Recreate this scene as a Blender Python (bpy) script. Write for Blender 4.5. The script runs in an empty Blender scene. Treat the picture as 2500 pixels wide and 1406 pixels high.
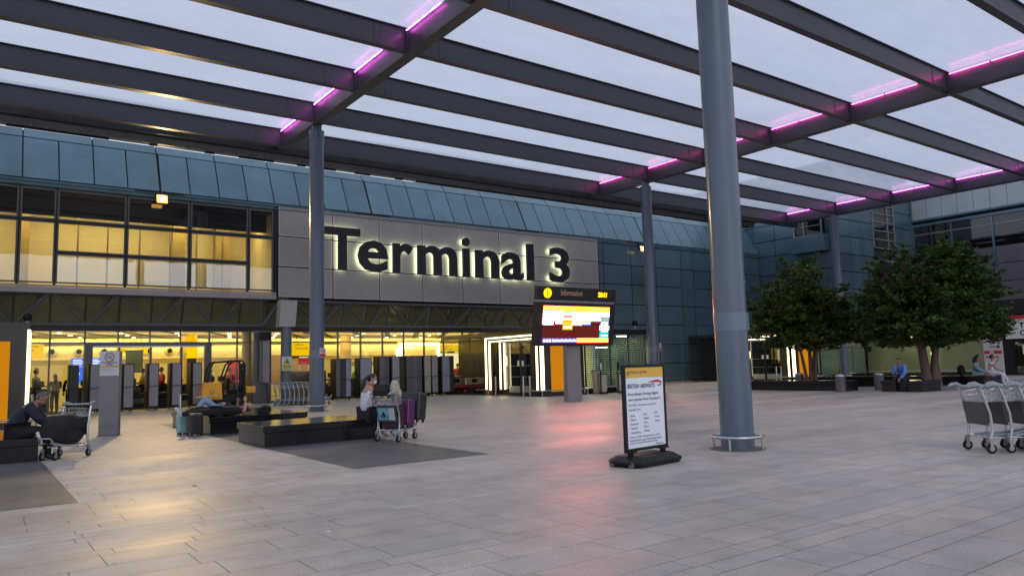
import bpy, bmesh, math, random
from mathutils import Vector, Matrix
R = math.radians
random.seed(7)
scn = bpy.context.scene
col = scn.collection

# ------------------------------------------------------------ camera, world, light
cam_d = bpy.data.cameras.new("camera")
cam = bpy.data.objects.new("camera", cam_d); col.objects.link(cam)
cam_d.sensor_width = 36.0; cam_d.lens = 36.0 * 1810.14 / 2500.0
cam_d.clip_start = 0.1; cam_d.clip_end = 1500
rt = Vector((0.80867, -0.58758, -0.02820)); up_ = Vector((-0.03825, -0.10036, 0.99422)); fw = Vector((0.58702, 0.80291, 0.10364))
cam.matrix_world = Matrix(((rt.x, up_.x, -fw.x, 0), (rt.y, up_.y, -fw.y, 0), (rt.z, up_.z, -fw.z, 1.55), (0, 0, 0, 1)))
scn.camera = cam

world = bpy.data.worlds.new("World"); scn.world = world; world.use_nodes = True
nt = world.node_tree; nt.nodes.clear()
wo = nt.nodes.new("ShaderNodeOutputWorld"); bg = nt.nodes.new("ShaderNodeBackground")
sky = nt.nodes.new("ShaderNodeTexSky"); sky.sky_type = 'NISHITA'; sky.sun_disc = False
SUN_EL, SUN_ROT = 9.0, 200.0
sky.sun_elevation = R(SUN_EL); sky.sun_rotation = R(SUN_ROT)
# overcast deck: the clear sky is mostly covered by an even lilac grey layer with soft clouds
tc = nt.nodes.new("ShaderNodeTexCoord"); nz = nt.nodes.new("ShaderNodeTexNoise")
nz.inputs["Scale"].default_value = 1.5; nz.inputs["Detail"].default_value = 5
nt.links.new(tc.outputs["Generated"], nz.inputs["Vector"])
cr = nt.nodes.new("ShaderNodeValToRGB")
cr.color_ramp.elements[0].position = 0.3; cr.color_ramp.elements[0].color = (4.4, 5.2, 7.0, 1)
cr.color_ramp.elements[1].position = 0.72; cr.color_ramp.elements[1].color = (6.9, 7.5, 8.7, 1)
nt.links.new(nz.outputs["Fac"], cr.inputs["Fac"])
mx = nt.nodes.new("ShaderNodeMixRGB"); mx.inputs["Fac"].default_value = 0.85
nt.links.new(sky.outputs["Color"], mx.inputs["Color1"]); nt.links.new(cr.outputs["Color"], mx.inputs["Color2"])
nt.links.new(mx.outputs["Color"], bg.inputs["Color"]); bg.inputs["Strength"].default_value = 0.12
nt.links.new(bg.outputs["Background"], wo.inputs["Surface"])

sun_d = bpy.data.lights.new("sun", 'SUN'); sun_d.energy = 0.5; sun_d.angle = R(25); sun_d.color = (1.0, 0.93, 0.9)
sun = bpy.data.objects.new("sun", sun_d); col.objects.link(sun)
sd = Vector((math.sin(R(SUN_ROT)) * math.cos(R(SUN_EL + 30)), math.cos(R(SUN_ROT)) * math.cos(R(SUN_EL + 30)), math.sin(R(SUN_EL + 30))))
sun.rotation_euler = sd.to_track_quat('Z', 'Y').to_euler()
scn.view_settings.view_transform = 'Standard'; scn.view_settings.look = 'None'
scn.view_settings.exposure = 0.06; scn.view_settings.gamma = 1.0
scn.cycles.use_denoising = True
scn.cycles.max_bounces = 7; scn.cycles.diffuse_bounces = 3; scn.cycles.glossy_bounces = 3
scn.cycles.transparent_max_bounces = 12; scn.cycles.transmission_bounces = 5
scn.cycles.sample_clamp_indirect = 4.0; scn.cycles.caustics_reflective = False; scn.cycles.caustics_refractive = False

# ------------------------------------------------------------ materials
MATS = {}
def mat(name, colr, rough=0.6, metal=0.0, var=0.0, scale=4.0, bump=0.0, bscale=40.0, spec=0.5, coat=0.0, attr=None, stretch=None, rnd=0.0):
    """procedural principled material: base colour broken up by two noise layers, optional bump"""
    if name in MATS: return MATS[name]
    m = bpy.data.materials.new(name); m.use_nodes = True; t = m.node_tree; b = t.nodes["Principled BSDF"]
    b.inputs["Roughness"].default_value = rough; b.inputs["Metallic"].default_value = metal
    b.inputs["Specular IOR Level"].default_value = spec; b.inputs["Coat Weight"].default_value = coat
    b.inputs["Coat Roughness"].default_value = 0.1
    b.inputs["Base Color"].default_value = (*colr, 1)
    tcn = t.nodes.new("ShaderNodeTexCoord")
    vec = tcn.outputs["Object"]
    if stretch:
        mp = t.nodes.new("ShaderNodeMapping"); mp.inputs["Scale"].default_value = stretch
        t.links.new(vec, mp.inputs["Vector"]); vec = mp.outputs["Vector"]
    src = None
    if attr:
        a = t.nodes.new("ShaderNodeAttribute"); a.attribute_name = attr; src = a.outputs["Color"]
    if var > 0:
        n = t.nodes.new("ShaderNodeTexNoise"); n.inputs["Scale"].default_value = scale; n.inputs["Detail"].default_value = 6
        n.inputs["Roughness"].default_value = 0.65
        t.links.new(vec, n.inputs["Vector"])
        r = t.nodes.new("ShaderNodeMapRange"); r.inputs["From Min"].default_value = 0.25; r.inputs["From Max"].default_value = 0.75
        r.inputs["To Min"].default_value = 1 - var; r.inputs["To Max"].default_value = 1 + var
        t.links.new(n.outputs["Fac"], r.inputs["Value"])
        mu = t.nodes.new("ShaderNodeMixRGB"); mu.blend_type = 'MULTIPLY'; mu.inputs["Fac"].default_value = 1
        mu.inputs["Color1"].default_value = (*colr, 1)
        if src: t.links.new(src, mu.inputs["Color1"])
        t.links.new(r.outputs["Result"], mu.inputs["Color2"]); t.links.new(mu.outputs["Color"], b.inputs["Base Color"])
        rr = t.nodes.new("ShaderNodeMapRange"); rr.inputs["From Min"].default_value = 0.3; rr.inputs["From Max"].default_value = 0.7
        rr.inputs["To Min"].default_value = max(0.03, rough * (1 - var)); rr.inputs["To Max"].default_value = min(1, rough * (1 + var))
        t.links.new(n.outputs["Fac"], rr.inputs["Value"]); t.links.new(rr.outputs["Result"], b.inputs["Roughness"])
    elif src: t.links.new(src, b.inputs["Base Color"])
    if rnd > 0:     # every panel of a set is a slightly different tone
        oi = t.nodes.new("ShaderNodeObjectInfo"); r3 = t.nodes.new("ShaderNodeMapRange"); r3.inputs["To Min"].default_value = 1 - rnd; r3.inputs["To Max"].default_value = 1 + rnd
        t.links.new(oi.outputs["Random"], r3.inputs["Value"]); m3 = t.nodes.new("ShaderNodeMixRGB"); m3.blend_type = 'MULTIPLY'; m3.inputs["Fac"].default_value = 1
        t.links.new(b.inputs["Base Color"].links[0].from_socket, m3.inputs["Color1"]); t.links.new(r3.outputs["Result"], m3.inputs["Color2"]); t.links.new(m3.outputs["Color"], b.inputs["Base Color"])
    if bump > 0:
        n2 = t.nodes.new("ShaderNodeTexNoise"); n2.inputs["Scale"].default_value = bscale; n2.inputs["Detail"].default_value = 4
        t.links.new(vec, n2.inputs["Vector"])
        bp = t.nodes.new("ShaderNodeBump"); bp.inputs["Strength"].default_value = bump; bp.inputs["Distance"].default_value = 0.02
        t.links.new(n2.outputs["Fac"], bp.inputs["Height"]); t.links.new(bp.outputs["Normal"], b.inputs["Normal"])
    MATS[name] = m; return m
def emit(name, colr, s):
    if name in MATS: return MATS[name]
    m = bpy.data.materials.new(name); m.use_nodes = True; t = m.node_tree; t.nodes.clear()
    o = t.nodes.new("ShaderNodeOutputMaterial"); e = t.nodes.new("ShaderNodeEmission")
    e.inputs["Color"].default_value = (*colr, 1); e.inputs["Strength"].default_value = s
    t.links.new(e.outputs["Emission"], o.inputs["Surface"]); MATS[name] = m; return m
def schlick(t, p=4.0, k=0.9, f0=0.04):
    """mirror share that is the same from both sides of a thin sheet"""
    lw = t.nodes.new("ShaderNodeLayerWeight"); lw.inputs["Blend"].default_value = 0.5
    pw = t.nodes.new("ShaderNodeMath"); pw.operation = 'POWER'; pw.inputs[1].default_value = p; t.links.new(lw.outputs["Facing"], pw.inputs[0])
    ml = t.nodes.new("ShaderNodeMath"); ml.operation = 'MULTIPLY_ADD'; ml.inputs[1].default_value = k; ml.inputs[2].default_value = f0
    t.links.new(pw.outputs[0], ml.inputs[0]); return ml.outputs[0]
def glass(name, tint=(0.85, 0.9, 0.88), refl=1.0, rough=0.02, base=0.05):
    """thin glazing: clear sheet with fresnel mirror, lets lamp light through"""
    m = bpy.data.materials.new(name); m.use_nodes = True; t = m.node_tree; t.nodes.clear()
    o = t.nodes.new("ShaderNodeOutputMaterial"); g = t.nodes.new("ShaderNodeBsdfGlossy"); tr = t.nodes.new("ShaderNodeBsdfTransparent")
    g.inputs["Roughness"].default_value = rough; tr.inputs["Color"].default_value = (*tint, 1)
    lw = schlick(t)
    ma = t.nodes.new("ShaderNodeMath"); ma.operation = 'MULTIPLY_ADD'; ma.inputs[1].default_value = refl; ma.inputs[2].default_value = base
    ma.use_clamp = True
    nz = t.nodes.new("ShaderNodeTexNoise"); nz.inputs["Scale"].default_value = 0.6
    tcn = t.nodes.new("ShaderNodeTexCoord"); t.links.new(tcn.outputs["Object"], nz.inputs["Vector"])
    bp = t.nodes.new("ShaderNodeBump"); bp.inputs["Strength"].default_value = 0.15; bp.inputs["Distance"].default_value = 0.02
    t.links.new(nz.outputs["Fac"], bp.inputs["Height"]); t.links.new(bp.outputs["Normal"], g.inputs["Normal"])
    mxn = t.nodes.new("ShaderNodeMixShader")
    t.links.new(lw, ma.inputs[0]); t.links.new(ma.outputs[0], mxn.inputs["Fac"])
    t.links.new(tr.outputs[0], mxn.inputs[1]); t.links.new(g.outputs[0], mxn.inputs[2]); t.links.new(mxn.outputs[0], o.inputs["Surface"])
    MATS[name] = m; return m

M_beam = mat("beam_paint", (0.060, 0.064, 0.078), 0.42, 0, 0.22, 1.5, stretch=(0.6, 0.6, 2.5))
M_col = mat("column_paint", (0.095, 0.13, 0.18), 0.32, 0, 0.2, 3.5, coat=0.25, stretch=(1, 1, 0.18))
M_clad = mat("blue_cladding", (0.090, 0.155, 0.205), 0.22, 0.3, 0.16, 0.6, 0.10, 1.2, coat=0.25, rnd=0.12)
M_clad2 = mat("slate_cladding", (0.075, 0.130, 0.172), 0.26, 0.25, 0.18, 0.5, 0.10, 1.2, coat=0.2, rnd=0.14)
M_joint = mat("joint_black", (0.008, 0.012, 0.016), 0.7)
M_frame = mat("window_frame_grey", (0.26, 0.27, 0.28), 0.4, 0.3, 0.1, 3)
M_dark = mat("dark_paint", (0.013, 0.013, 0.018), 0.5, 0, 0.2, 3, spec=0.35)
M_tube = mat("truss_paint", (0.07, 0.07, 0.078), 0.4, 0, 0.15, 2)
M_steel = mat("brushed_steel", (0.52, 0.53, 0.55), 0.3, 0.9, 0.15, 12)
M_galv = mat("galvanised_steel", (0.30, 0.33, 0.35), 0.5, 0.6, 0.35, 5)
M_black = mat("black_rubber", (0.008, 0.008, 0.009), 0.65, 0, 0.2, 8, spec=0.3)
M_blackp = mat("black_plastic", (0.008, 0.008, 0.010), 0.45, 0, 0.2, 8, spec=0.35)
M_granite = mat("black_granite", (0.011, 0.012, 0.016), 0.16, 0, 0.35, 60, spec=0.4)
M_white = mat("white_paint", (0.72, 0.72, 0.72), 0.5, 0, 0.06, 4)
M_skin = mat("skin", (0.50, 0.28, 0.20), 0.55, 0, 0.08, 12)
M_skin2 = mat("skin_tan", (0.34, 0.18, 0.12), 0.55, 0, 0.08, 12)
M_hair = mat("dark_hair", (0.012, 0.009, 0.008), 0.45, 0, 0.3, 30)
M_hairb = mat("brown_hair", (0.10, 0.075, 0.06), 0.55, 0, 0.3, 30)
G_shop = glass("clear_glass", (0.86, 0.88, 0.8), 0.8, 0.01, 0.03)
G_up = glass("office_glass", (0.78, 0.82, 0.8), 1.0, 0.02, 0.20)
G_dark = glass("dark_glass", (0.25, 0.27, 0.26), 1.0, 0.03, 0.1)
E_warm = emit("warm_light_strip", (1.0, 0.84, 0.5), 4.5)
E_white = emit("cool_lamp", (1.0, 0.95, 0.8), 9.0)

# ------------------------------------------------------------ mesh builder
class MB:
    def __init__(s): s.v = []; s.f = []; s.mi = []; s.cols = None
    def add(s, vs, fs, mi=0):
        b = len(s.v); s.v += [tuple(v) for v in vs]; s.f += [tuple(b + i for i in f) for f in fs]; s.mi += [mi] * len(fs); return s
    def box(s, c, d, rz=0, mi=0, rx=0, ry=0):
        hx, hy, hz = d[0] / 2, d[1] / 2, d[2] / 2
        m = Matrix.Rotation(rz, 3, 'Z') @ Matrix.Rotation(ry, 3, 'Y') @ Matrix.Rotation(rx, 3, 'X')
        vs = [m @ Vector((x * hx, y * hy, z * hz)) + Vector(c) for x in (-1, 1) for y in (-1, 1) for z in (-1, 1)]
        return s.add(vs, [(0, 1, 3, 2), (4, 6, 7, 5), (0, 4, 5, 1), (2, 3, 7, 6), (0, 2, 6, 4), (1, 5, 7, 3)], mi)
    def bb(s, x0, x1, y0, y1, z0, z1, mi=0):
        return s.box(((x0 + x1) / 2, (y0 + y1) / 2, (z0 + z1) / 2), (abs(x1 - x0), abs(y1 - y0), abs(z1 - z0)), 0, mi)
    def tube(s, pts, r, n=8, mi=0, caps=True, closed=False):
        """swept round section through pts; r number or list"""
        P = [Vector(p) for p in pts]; k = len(P); rings = []
        up = None
        for i in range(k):
            a = P[i - 1] if (i > 0 or closed) else P[i]; b = P[(i + 1) % k] if (i < k - 1 or closed) else P[i]
            t = (b - a).normalized() if (b - a).length > 1e-9 else Vector((0, 0, 1))
            if up is None: up = Vector((0, 0, 1)) if abs(t.z) < 0.9 else Vector((1, 0, 0))
            x = t.cross(up);
            if x.length < 1e-4: x = t.orthogonal()
            x.normalize(); y = x.cross(t).normalized(); up = y
            rr = r[i] if isinstance(r, (list, tuple)) else r
            rings.append([P[i] + (x * math.cos(2 * math.pi * j / n) + y * math.sin(2 * math.pi * j / n)) * rr for j in range(n)])
        vs = [p for g in rings for p in g]; fs = []
        for i in range(k if closed else k - 1):
            a = i * n; b = ((i + 1) % k) * n
            for j in range(n): fs.append((a + j, b + j, b + (j + 1) % n, a + (j + 1) % n))
        if caps and not closed:
            fs.append(tuple(range(n))); fs.append(tuple((k - 1) * n + j for j in reversed(range(n))))
        return s.add(vs, fs, mi)
    def cyl(s, c, r, h, n=24, mi=0, r2=None, axis='Z'):
        ax = {'X': Vector((1, 0, 0)), 'Y': Vector((0, 1, 0)), 'Z': Vector((0, 0, 1))}[axis] if isinstance(axis, str) else Vector(axis).normalized()
        c = Vector(c); return s.tube([c - ax * h / 2, c + ax * h / 2], [r, r if r2 is None else r2], n, mi)
    def lathe(s, c, prof, n=24, mi=0):
        vs = []; fs = []
        for r, z in prof:
            for j in range(n): vs.append((c[0] + r * math.cos(2 * math.pi * j / n), c[1] + r * math.sin(2 * math.pi * j / n), c[2] + z))
        for i in range(len(prof) - 1):
            for j in range(n): fs.append((i * n + j, i * n + (j + 1) % n, (i + 1) * n + (j + 1) % n, (i + 1) * n + j))
        fs.append(tuple(reversed(range(n)))); fs.append(tuple((len(prof) - 1) * n + j for j in range(n)))
        return s.add(vs, fs, mi)
    def ball(s, c, r, n=12, m=8, mi=0, rot=None):
        r = (r, r, r) if not isinstance(r, (tuple, list)) else r; vs = []; fs = []
        q = rot or Matrix.Identity(3)
        for i in range(1, m):
            th = math.pi * i / m
            for j in range(n):
                ph = 2 * math.pi * j / n
                vs.append(q @ Vector((r[0] * math.sin(th) * math.cos(ph), r[1] * math.sin(th) * math.sin(ph), r[2] * math.cos(th))) + Vector(c))
        vs.append(q @ Vector((0, 0, r[2])) + Vector(c)); vs.append(q @ Vector((0, 0, -r[2])) + Vector(c))
        for i in range(m - 2):
            for j in range(n): fs.append((i * n + j, (i + 1) * n + j, (i + 1) * n + (j + 1) % n, i * n + (j + 1) % n))
        t = (m - 1) * n
        for j in range(n): fs.append((t, j, (j + 1) % n)); fs.append((t + 1, (m - 2) * n + (j + 1) % n, (m - 2) * n + j))
        return s.add(vs, fs, mi)
    def prism(s, poly, h, M=None, mi=0):
        """polygon in local xy extruded along local z by h, placed by matrix M"""
        n = len(poly); M = M or Matrix.Identity(4)
        vs = [M @ Vector((x, y, 0)) for x, y in poly] + [M @ Vector((x, y, h)) for x, y in poly]
        fs = [tuple(reversed(range(n))), tuple(range(n, 2 * n))] + [(i, (i + 1) % n, n + (i + 1) % n, n + i) for i in range(n)]
        return s.add(vs, fs, mi)
    def quad(s, a, b, c, d, mi=0): return s.add([a, b, c, d], [(0, 1, 2, 3)], mi)
    def build(s, name, m, parent=None, smooth=False, bevel=0.0, seg=2):
        me = bpy.data.meshes.new(name); me.from_pydata(s.v, [], s.f)
        for x in (m if isinstance(m, (list, tuple)) else [m]): me.materials.append(x)
        if any(s.mi): me.polygons.foreach_set("material_index", s.mi)
        me.update()
        o = bpy.data.objects.new(name, me); col.objects.link(o)
        bm = bmesh.new(); bm.from_mesh(me); bmesh.ops.recalc_face_normals(bm, faces=bm.faces); bm.to_mesh(me); bm.free()
        if smooth:
            for p in me.polygons: p.use_smooth = True
            md = o.modifiers.new("edges", 'EDGE_SPLIT'); md.split_angle = R(40)
        if bevel:
            bv = o.modifiers.new("bevel", 'BEVEL'); bv.width = bevel; bv.segments = seg; bv.limit_method = 'ANGLE'; bv.angle_limit = R(35)
            bv.harden_normals = False
        if parent is not None: o.parent = parent
        return o
def tag(o, label, cat, group=None):
    o["label"] = label; o["category"] = cat
    if group: o["group"] = group
    return o
def thing(name, label, cat, loc=(0, 0, 0), rz=0, group=None):
    o = bpy.data.objects.new(name, None); col.objects.link(o); o.empty_display_size = 0.2
    o.location = loc; o.rotation_euler = (0, 0, rz); return tag(o, label, cat, group)
def structure(o): o["kind"] = "structure"; return o
def dup(root, loc, rz, label, group=None):
    """copy of a thing with its parts and their sub-parts"""
    r = root.copy(); col.objects.link(r); r.location = loc; r.rotation_euler = (0, 0, rz); r["label"] = label
    if group: r["group"] = group
    for ch in [o for o in bpy.data.objects if o.parent == root]:
        c = ch.copy(); col.objects.link(c); c.parent = r
        for g in [o for o in bpy.data.objects if o.parent == ch]:
            d = g.copy(); col.objects.link(d); d.parent = c
    return r
def text_mesh(s, name, m, parent, M, size=0.1, extrude=0.001, offset=0.0, align='LEFT', box=None, sx=1.0, spacing=1.0):
    """lettering turned into a mesh; M maps text plane (x right, y up) into the parent's space. box=(w,h) fits the glyphs"""
    cu = bpy.data.curves.new(name, 'FONT'); cu.body = s; cu.size = size; cu.extrude = extrude; cu.offset = offset
    cu.align_x = align; cu.resolution_u = 3; cu.space_character = spacing
    tmp = bpy.data.objects.new("tmp_text", cu); col.objects.link(tmp)
    dg = bpy.context.evaluated_depsgraph_get(); dg.update()
    me = bpy.data.meshes.new_from_object(tmp.evaluated_get(dg))
    bpy.data.objects.remove(tmp); bpy.data.curves.remove(cu)
    if len(me.vertices) == 0: return None
    if box:
        xs = [v.co.x for v in me.vertices]; ys = [v.co.y for v in me.vertices]
        x0, y0 = min(xs), min(ys); kx = box[0] / (max(xs) - x0); ky = box[1] / (max(ys) - y0)
        for v in me.vertices: v.co.x = (v.co.x - x0) * kx; v.co.y = (v.co.y - y0) * ky
    else:
        for v in me.vertices: v.co.x *= sx
    me.transform(M); me.name = name
    me.materials.clear(); me.materials.append(m)
    o = bpy.data.objects.new(name, me); col.objects.link(o)
    if parent is not None: o.parent = parent
    return o
def face_y(x, y, z):   # text plane standing upright, read from -Y
    return Matrix.Translation((x, y, z)) @ Matrix.Rotation(R(90), 4, 'X')
def face_dir(x, y, z, ang, tilt=0.0):  # upright plane whose reading direction runs at ang from +X
    return Matrix.Translation((x, y, z)) @ Matrix.Rotation(ang, 4, 'Z') @ Matrix.Rotation(R(90) + tilt, 4, 'X')
def area(name, loc, size, rot, energy, colr, parent=None, spread=None):
    d = bpy.data.lights.new(name, 'AREA'); d.shape = 'RECTANGLE'; d.size = size[0]; d.size_y = size[1]; d.energy = energy; d.color = colr
    if spread: d.spread = spread
    o = bpy.data.objects.new(name, d); col.objects.link(o); o.location = loc; o.rotation_euler = rot
    if parent: o.parent = parent
    return o

# ------------------------------------------------------------ ground
M_base = mat("ground_concrete", (0.15, 0.14, 0.14), 0.8, 0, 0.2, 0.5)
structure(MB().quad((-400, -400, -0.012), (500, -400, -0.012), (500, 600, -0.012), (-400, 600, -0.012)).build("ground", M_base))
def paving_mat(name, rough):
    m = bpy.data.materials.new(name); m.use_nodes = True; t = m.node_tree; b = t.nodes["Principled BSDF"]
    a = t.nodes.new("ShaderNodeAttribute"); a.attribute_name = "slab"
    tcn = t.nodes.new("ShaderNodeTexCoord")
    n1 = t.nodes.new("ShaderNodeTexNoise"); n1.inputs["Scale"].default_value = 55; n1.inputs["Detail"].default_value = 6; n1.inputs["Roughness"].default_value = 0.8
    n2 = t.nodes.new("ShaderNodeTexNoise"); n2.inputs["Scale"].default_value = 0.35; n2.inputs["Detail"].default_value = 5
    n3 = t.nodes.new("ShaderNodeTexNoise"); n3.inputs["Scale"].default_value = 2.5; n3.inputs["Detail"].default_value = 7
    mp = t.nodes.new("ShaderNodeMapping"); mp.inputs["Scale"].default_value = (0.35, 1.6, 1)
    t.links.new(tcn.outputs["Object"], n1.inputs["Vector"]); t.links.new(tcn.outputs["Object"], mp.inputs["Vector"])
    t.links.new(mp.outputs["Vector"], n2.inputs["Vector"]); t.links.new(tcn.outputs["Object"], n3.inputs["Vector"])
    cur = a.outputs["Color"]
    vo = t.nodes.new("ShaderNodeTexVoronoi"); vo.inputs["Scale"].default_value = 1.3; t.links.new(tcn.outputs["Object"], vo.inputs["Vector"])
    gs = t.nodes.new("ShaderNodeMapRange"); gs.inputs["From Min"].default_value = 0.018; gs.inputs["From Max"].default_value = 0.035; gs.inputs["To Min"].default_value = 0.5; gs.inputs["To Max"].default_value = 1.0
    t.links.new(vo.outputs["Distance"], gs.inputs["Value"]); gm = t.nodes.new("ShaderNodeMixRGB"); gm.blend_type = 'MULTIPLY'; gm.inputs["Fac"].default_value = 1
    t.links.new(cur, gm.inputs["Color1"]); t.links.new(gs.outputs["Result"], gm.inputs["Color2"]); cur = gm.outputs["Color"]
    for n, lo, hi in ((n1, 0.56, 1.42), (n2, 0.80, 1.2), (n3, 0.86, 1.12)):
        r = t.nodes.new("ShaderNodeMapRange"); r.inputs["From Min"].default_value = 0.3; r.inputs["From Max"].default_value = 0.7
        r.inputs["To Min"].default_value = lo; r.inputs["To Max"].default_value = hi; t.links.new(n.outputs["Fac"], r.inputs["Value"])
        mu = t.nodes.new("ShaderNodeMixRGB"); mu.blend_type = 'MULTIPLY'; mu.inputs["Fac"].default_value = 1
        t.links.new(cur, mu.inputs["Color1"]); t.links.new(r.outputs["Result"], mu.inputs["Color2"]); cur = mu.outputs["Color"]
    t.links.new(cur, b.inputs["Base Color"])
    rr = t.nodes.new("ShaderNodeMapRange"); rr.inputs["From Min"].default_value = 0.3; rr.inputs["From Max"].default_value = 0.7
    rr.inputs["To Min"].default_value = rough - 0.10; rr.inputs["To Max"].default_value = rough + 0.16
    t.links.new(n2.outputs["Fac"], rr.inputs["Value"]); t.links.new(rr.outputs["Result"], b.inputs["Roughness"])
    bp = t.nodes.new("ShaderNodeBump"); bp.inputs["Strength"].default_value = 0.25; bp.inputs["Distance"].default_value = 0.004
    t.links.new(n1.outputs["Fac"], bp.inputs["Height"]); t.links.new(bp.outputs["Normal"], b.inputs["Normal"])
    b.inputs["Specular IOR Level"].default_value = 0.68
    return m
M_pave = paving_mat("granite_paving", 0.46); M_pave_d = paving_mat("dark_granite_paving", 0.38)
def paving(name, x0, x1, y0, y1, z, base, m, seed, amp=0.05, gap=0.006, big=1.0):
    rnd = random.Random(seed); vs = []; fs = []; cs = []
    y = y0
    while y < y1 - 0.02:
        h = rnd.choice((0.46, 0.46, 0.46, 0.23, 0.23)) * big
        ye = min(y + h, y1); x = x0 - rnd.random() * 0.8
        while x < x1:
            L = rnd.choice((0.5, 0.69, 0.92, 1.15)) * big * rnd.uniform(0.97, 1.03); xa = max(x, x0); xb = min(x + L, x1)
            if xb - xa > 0.03:
                b = len(vs); g = gap / 2
                vs += [(xa + g, y + g, z), (xb - g, y + g, z), (xb - g, ye - g, z), (xa + g, ye - g, z)]; fs.append((b, b + 1, b + 2, b + 3))
                k = 1 + rnd.uniform(-amp, amp); w = rnd.uniform(-0.03, 0.03)
                cs += [(base[0] * k * (1 + w), base[1] * k, base[2] * k * (1 - w), 1)] * 4
            x += L
        y = ye
    me = bpy.data.meshes.new(name); me.from_pydata(vs, [], fs); me.materials.append(m)
    ca = me.color_attributes.new("slab", 'FLOAT_COLOR', 'CORNER')
    ca.data.foreach_set("color", [c for q in cs for c in q])
    o = bpy.data.objects.new(name, me); col.objects.link(o); return structure(o)
PB = (0.42, 0.372, 0.335)
paving("plaza_paving", -6, 60, -6, 38.2, 0.0, PB, M_pave, 3)
paving("outer_paving", -60, -6, -60, 38.2, 0.0, PB, M_pave, 4, big=4)
paving("outer_paving", -6, 90, -60, -6, 0.0, PB, M_pave, 5, big=4)
DB = (0.105, 0.10, 0.10)
paving("dark_paving", 4.95, 7.5, 11.1, 26.0, 0.004, DB, M_pave_d, 8, 0.06, 0.004)
paving("dark_paving", -3.0, 1.16, 10.9, 22.0, 0.004, DB, M_pave_d, 9, 0.06, 0.004)

# ------------------------------------------------------------ canopy
CX = [10.85 - 18.9, 10.85, 29.75, 48.4]; BY = [8.3 + 3.87 * k for k in range(-1, 7)]
Z0, Z1 = 11.42, 12.14
canopy = thing("canopy", "wide steel and translucent film canopy covering the plaza", "canopy", (29.7, 27.8, 11.4))
CO = Vector((29.7, 27.8, 11.4))
class LMB(MB):
    def __init__(s, o): super().__init__(); s.o = Vector(o)
    def build(s, *a, **k):
        s.v = [(v[0] - s.o.x, v[1] - s.o.y, v[2] - s.o.z) for v in s.v]; return super().build(*a, **k)
XE0, XE1 = -10.0, 51.2; YE0, YE1 = BY[0] - 1.2, 32.55
for y in BY:
    m = LMB(CO)
    # I-section running along X, ends taper up to the edge beam
    pr = [(CX[0], Z0), (CX[3], Z0), (CX[3] + 1.2, Z0 + 0.12), (XE1, Z0 + 0.42), (XE1, Z1), (XE0, Z1), (XE0, Z0)]
    M = Matrix.Translation((0, y + 0.02, 0)) @ Matrix.Rotation(R(90), 4, 'X')
    m.prism(pr, 0.04, M)
    m.bb(XE0, CX[3], y - 0.13, y + 0.13, Z0 - 0.03, Z0 - 0.002)
    m.add([(CX[3], y - 0.13, Z0 - 0.03), (CX[3], y + 0.13, Z0 - 0.03), (CX[3] + 1.2, y + 0.13, Z0 + 0.09), (CX[3] + 1.2, y - 0.13, Z0 + 0.09), (XE1, y + 0.13, Z0 + 0.39), (XE1, y - 0.13, Z0 + 0.39)], [(0, 1, 2, 3), (3, 2, 4, 5)])
    m.bb(XE0, XE1, y - 0.1, y + 0.1, Z1 + 0.002, Z1 + 0.03)
    for x in CX[1:]:    # bolted splice plates beside each cross beam
        for s_ in (-1.15, 1.15):
            m.bb(x + s_ - 0.13, x + s_ + 0.13, y - 0.032, y + 0.032, Z0 + 0.06, Z1 - 0.06)
            for q in range(6): m.bb(x + s_ - 0.09, x + s_ - 0.06, y - 0.042, y + 0.042, Z0 + 0.12 + q * 0.09, Z0 + 0.145 + q * 0.09); m.bb(x + s_ + 0.06, x + s_ + 0.09, y - 0.042, y + 0.042, Z0 + 0.12 + q * 0.09, Z0 + 0.145 + q * 0.09)
    m.build("beam", M_beam, canopy)
for x in CX:
    m = LMB(CO)
    pr = [(YE0, Z0 - 0.06), (31.5, Z0 - 0.06), (32.1, Z0 + 0.04), (YE1, Z0 + 0.3), (YE1, Z1 - 0.04), (YE0, Z1 - 0.04)]
    M = Matrix(((0, 0, 1, x - 0.14), (1, 0, 0, 0), (0, 1, 0, 0), (0, 0, 0, 1)))
    m.prism(pr, 0.28, M)
    m.bb(x - 0.2, x + 0.2, YE0, 31.5, Z0 - 0.1, Z0 - 0.062)
    for y in BY:
        for s_ in (-1, 1): m.bb(x + s_ * 0.15, x + s_ * 0.2, y - 0.16, y + 0.16, Z0 - 0.02, Z1 - 0.05)
    m.build("cross_beam", M_beam, canopy)
m = LMB(CO)   # edge beams
m.bb(XE0, XE1 + 0.1, YE1, YE1 + 0.1, Z0 + 0.02, Z1 + 0.02); m.bb(XE0, XE1 + 0.1, YE1 - 0.12, YE1 - 0.002, Z0 + 0.0, Z0 + 0.03); m.build("edge_beam", M_beam, canopy)
m = LMB(CO); m.bb(XE1, XE1 + 0.1, YE0, YE1 - 0.13, Z0 + 0.4, Z1 + 0.02); m.build("edge_beam", M_beam, canopy)
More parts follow.
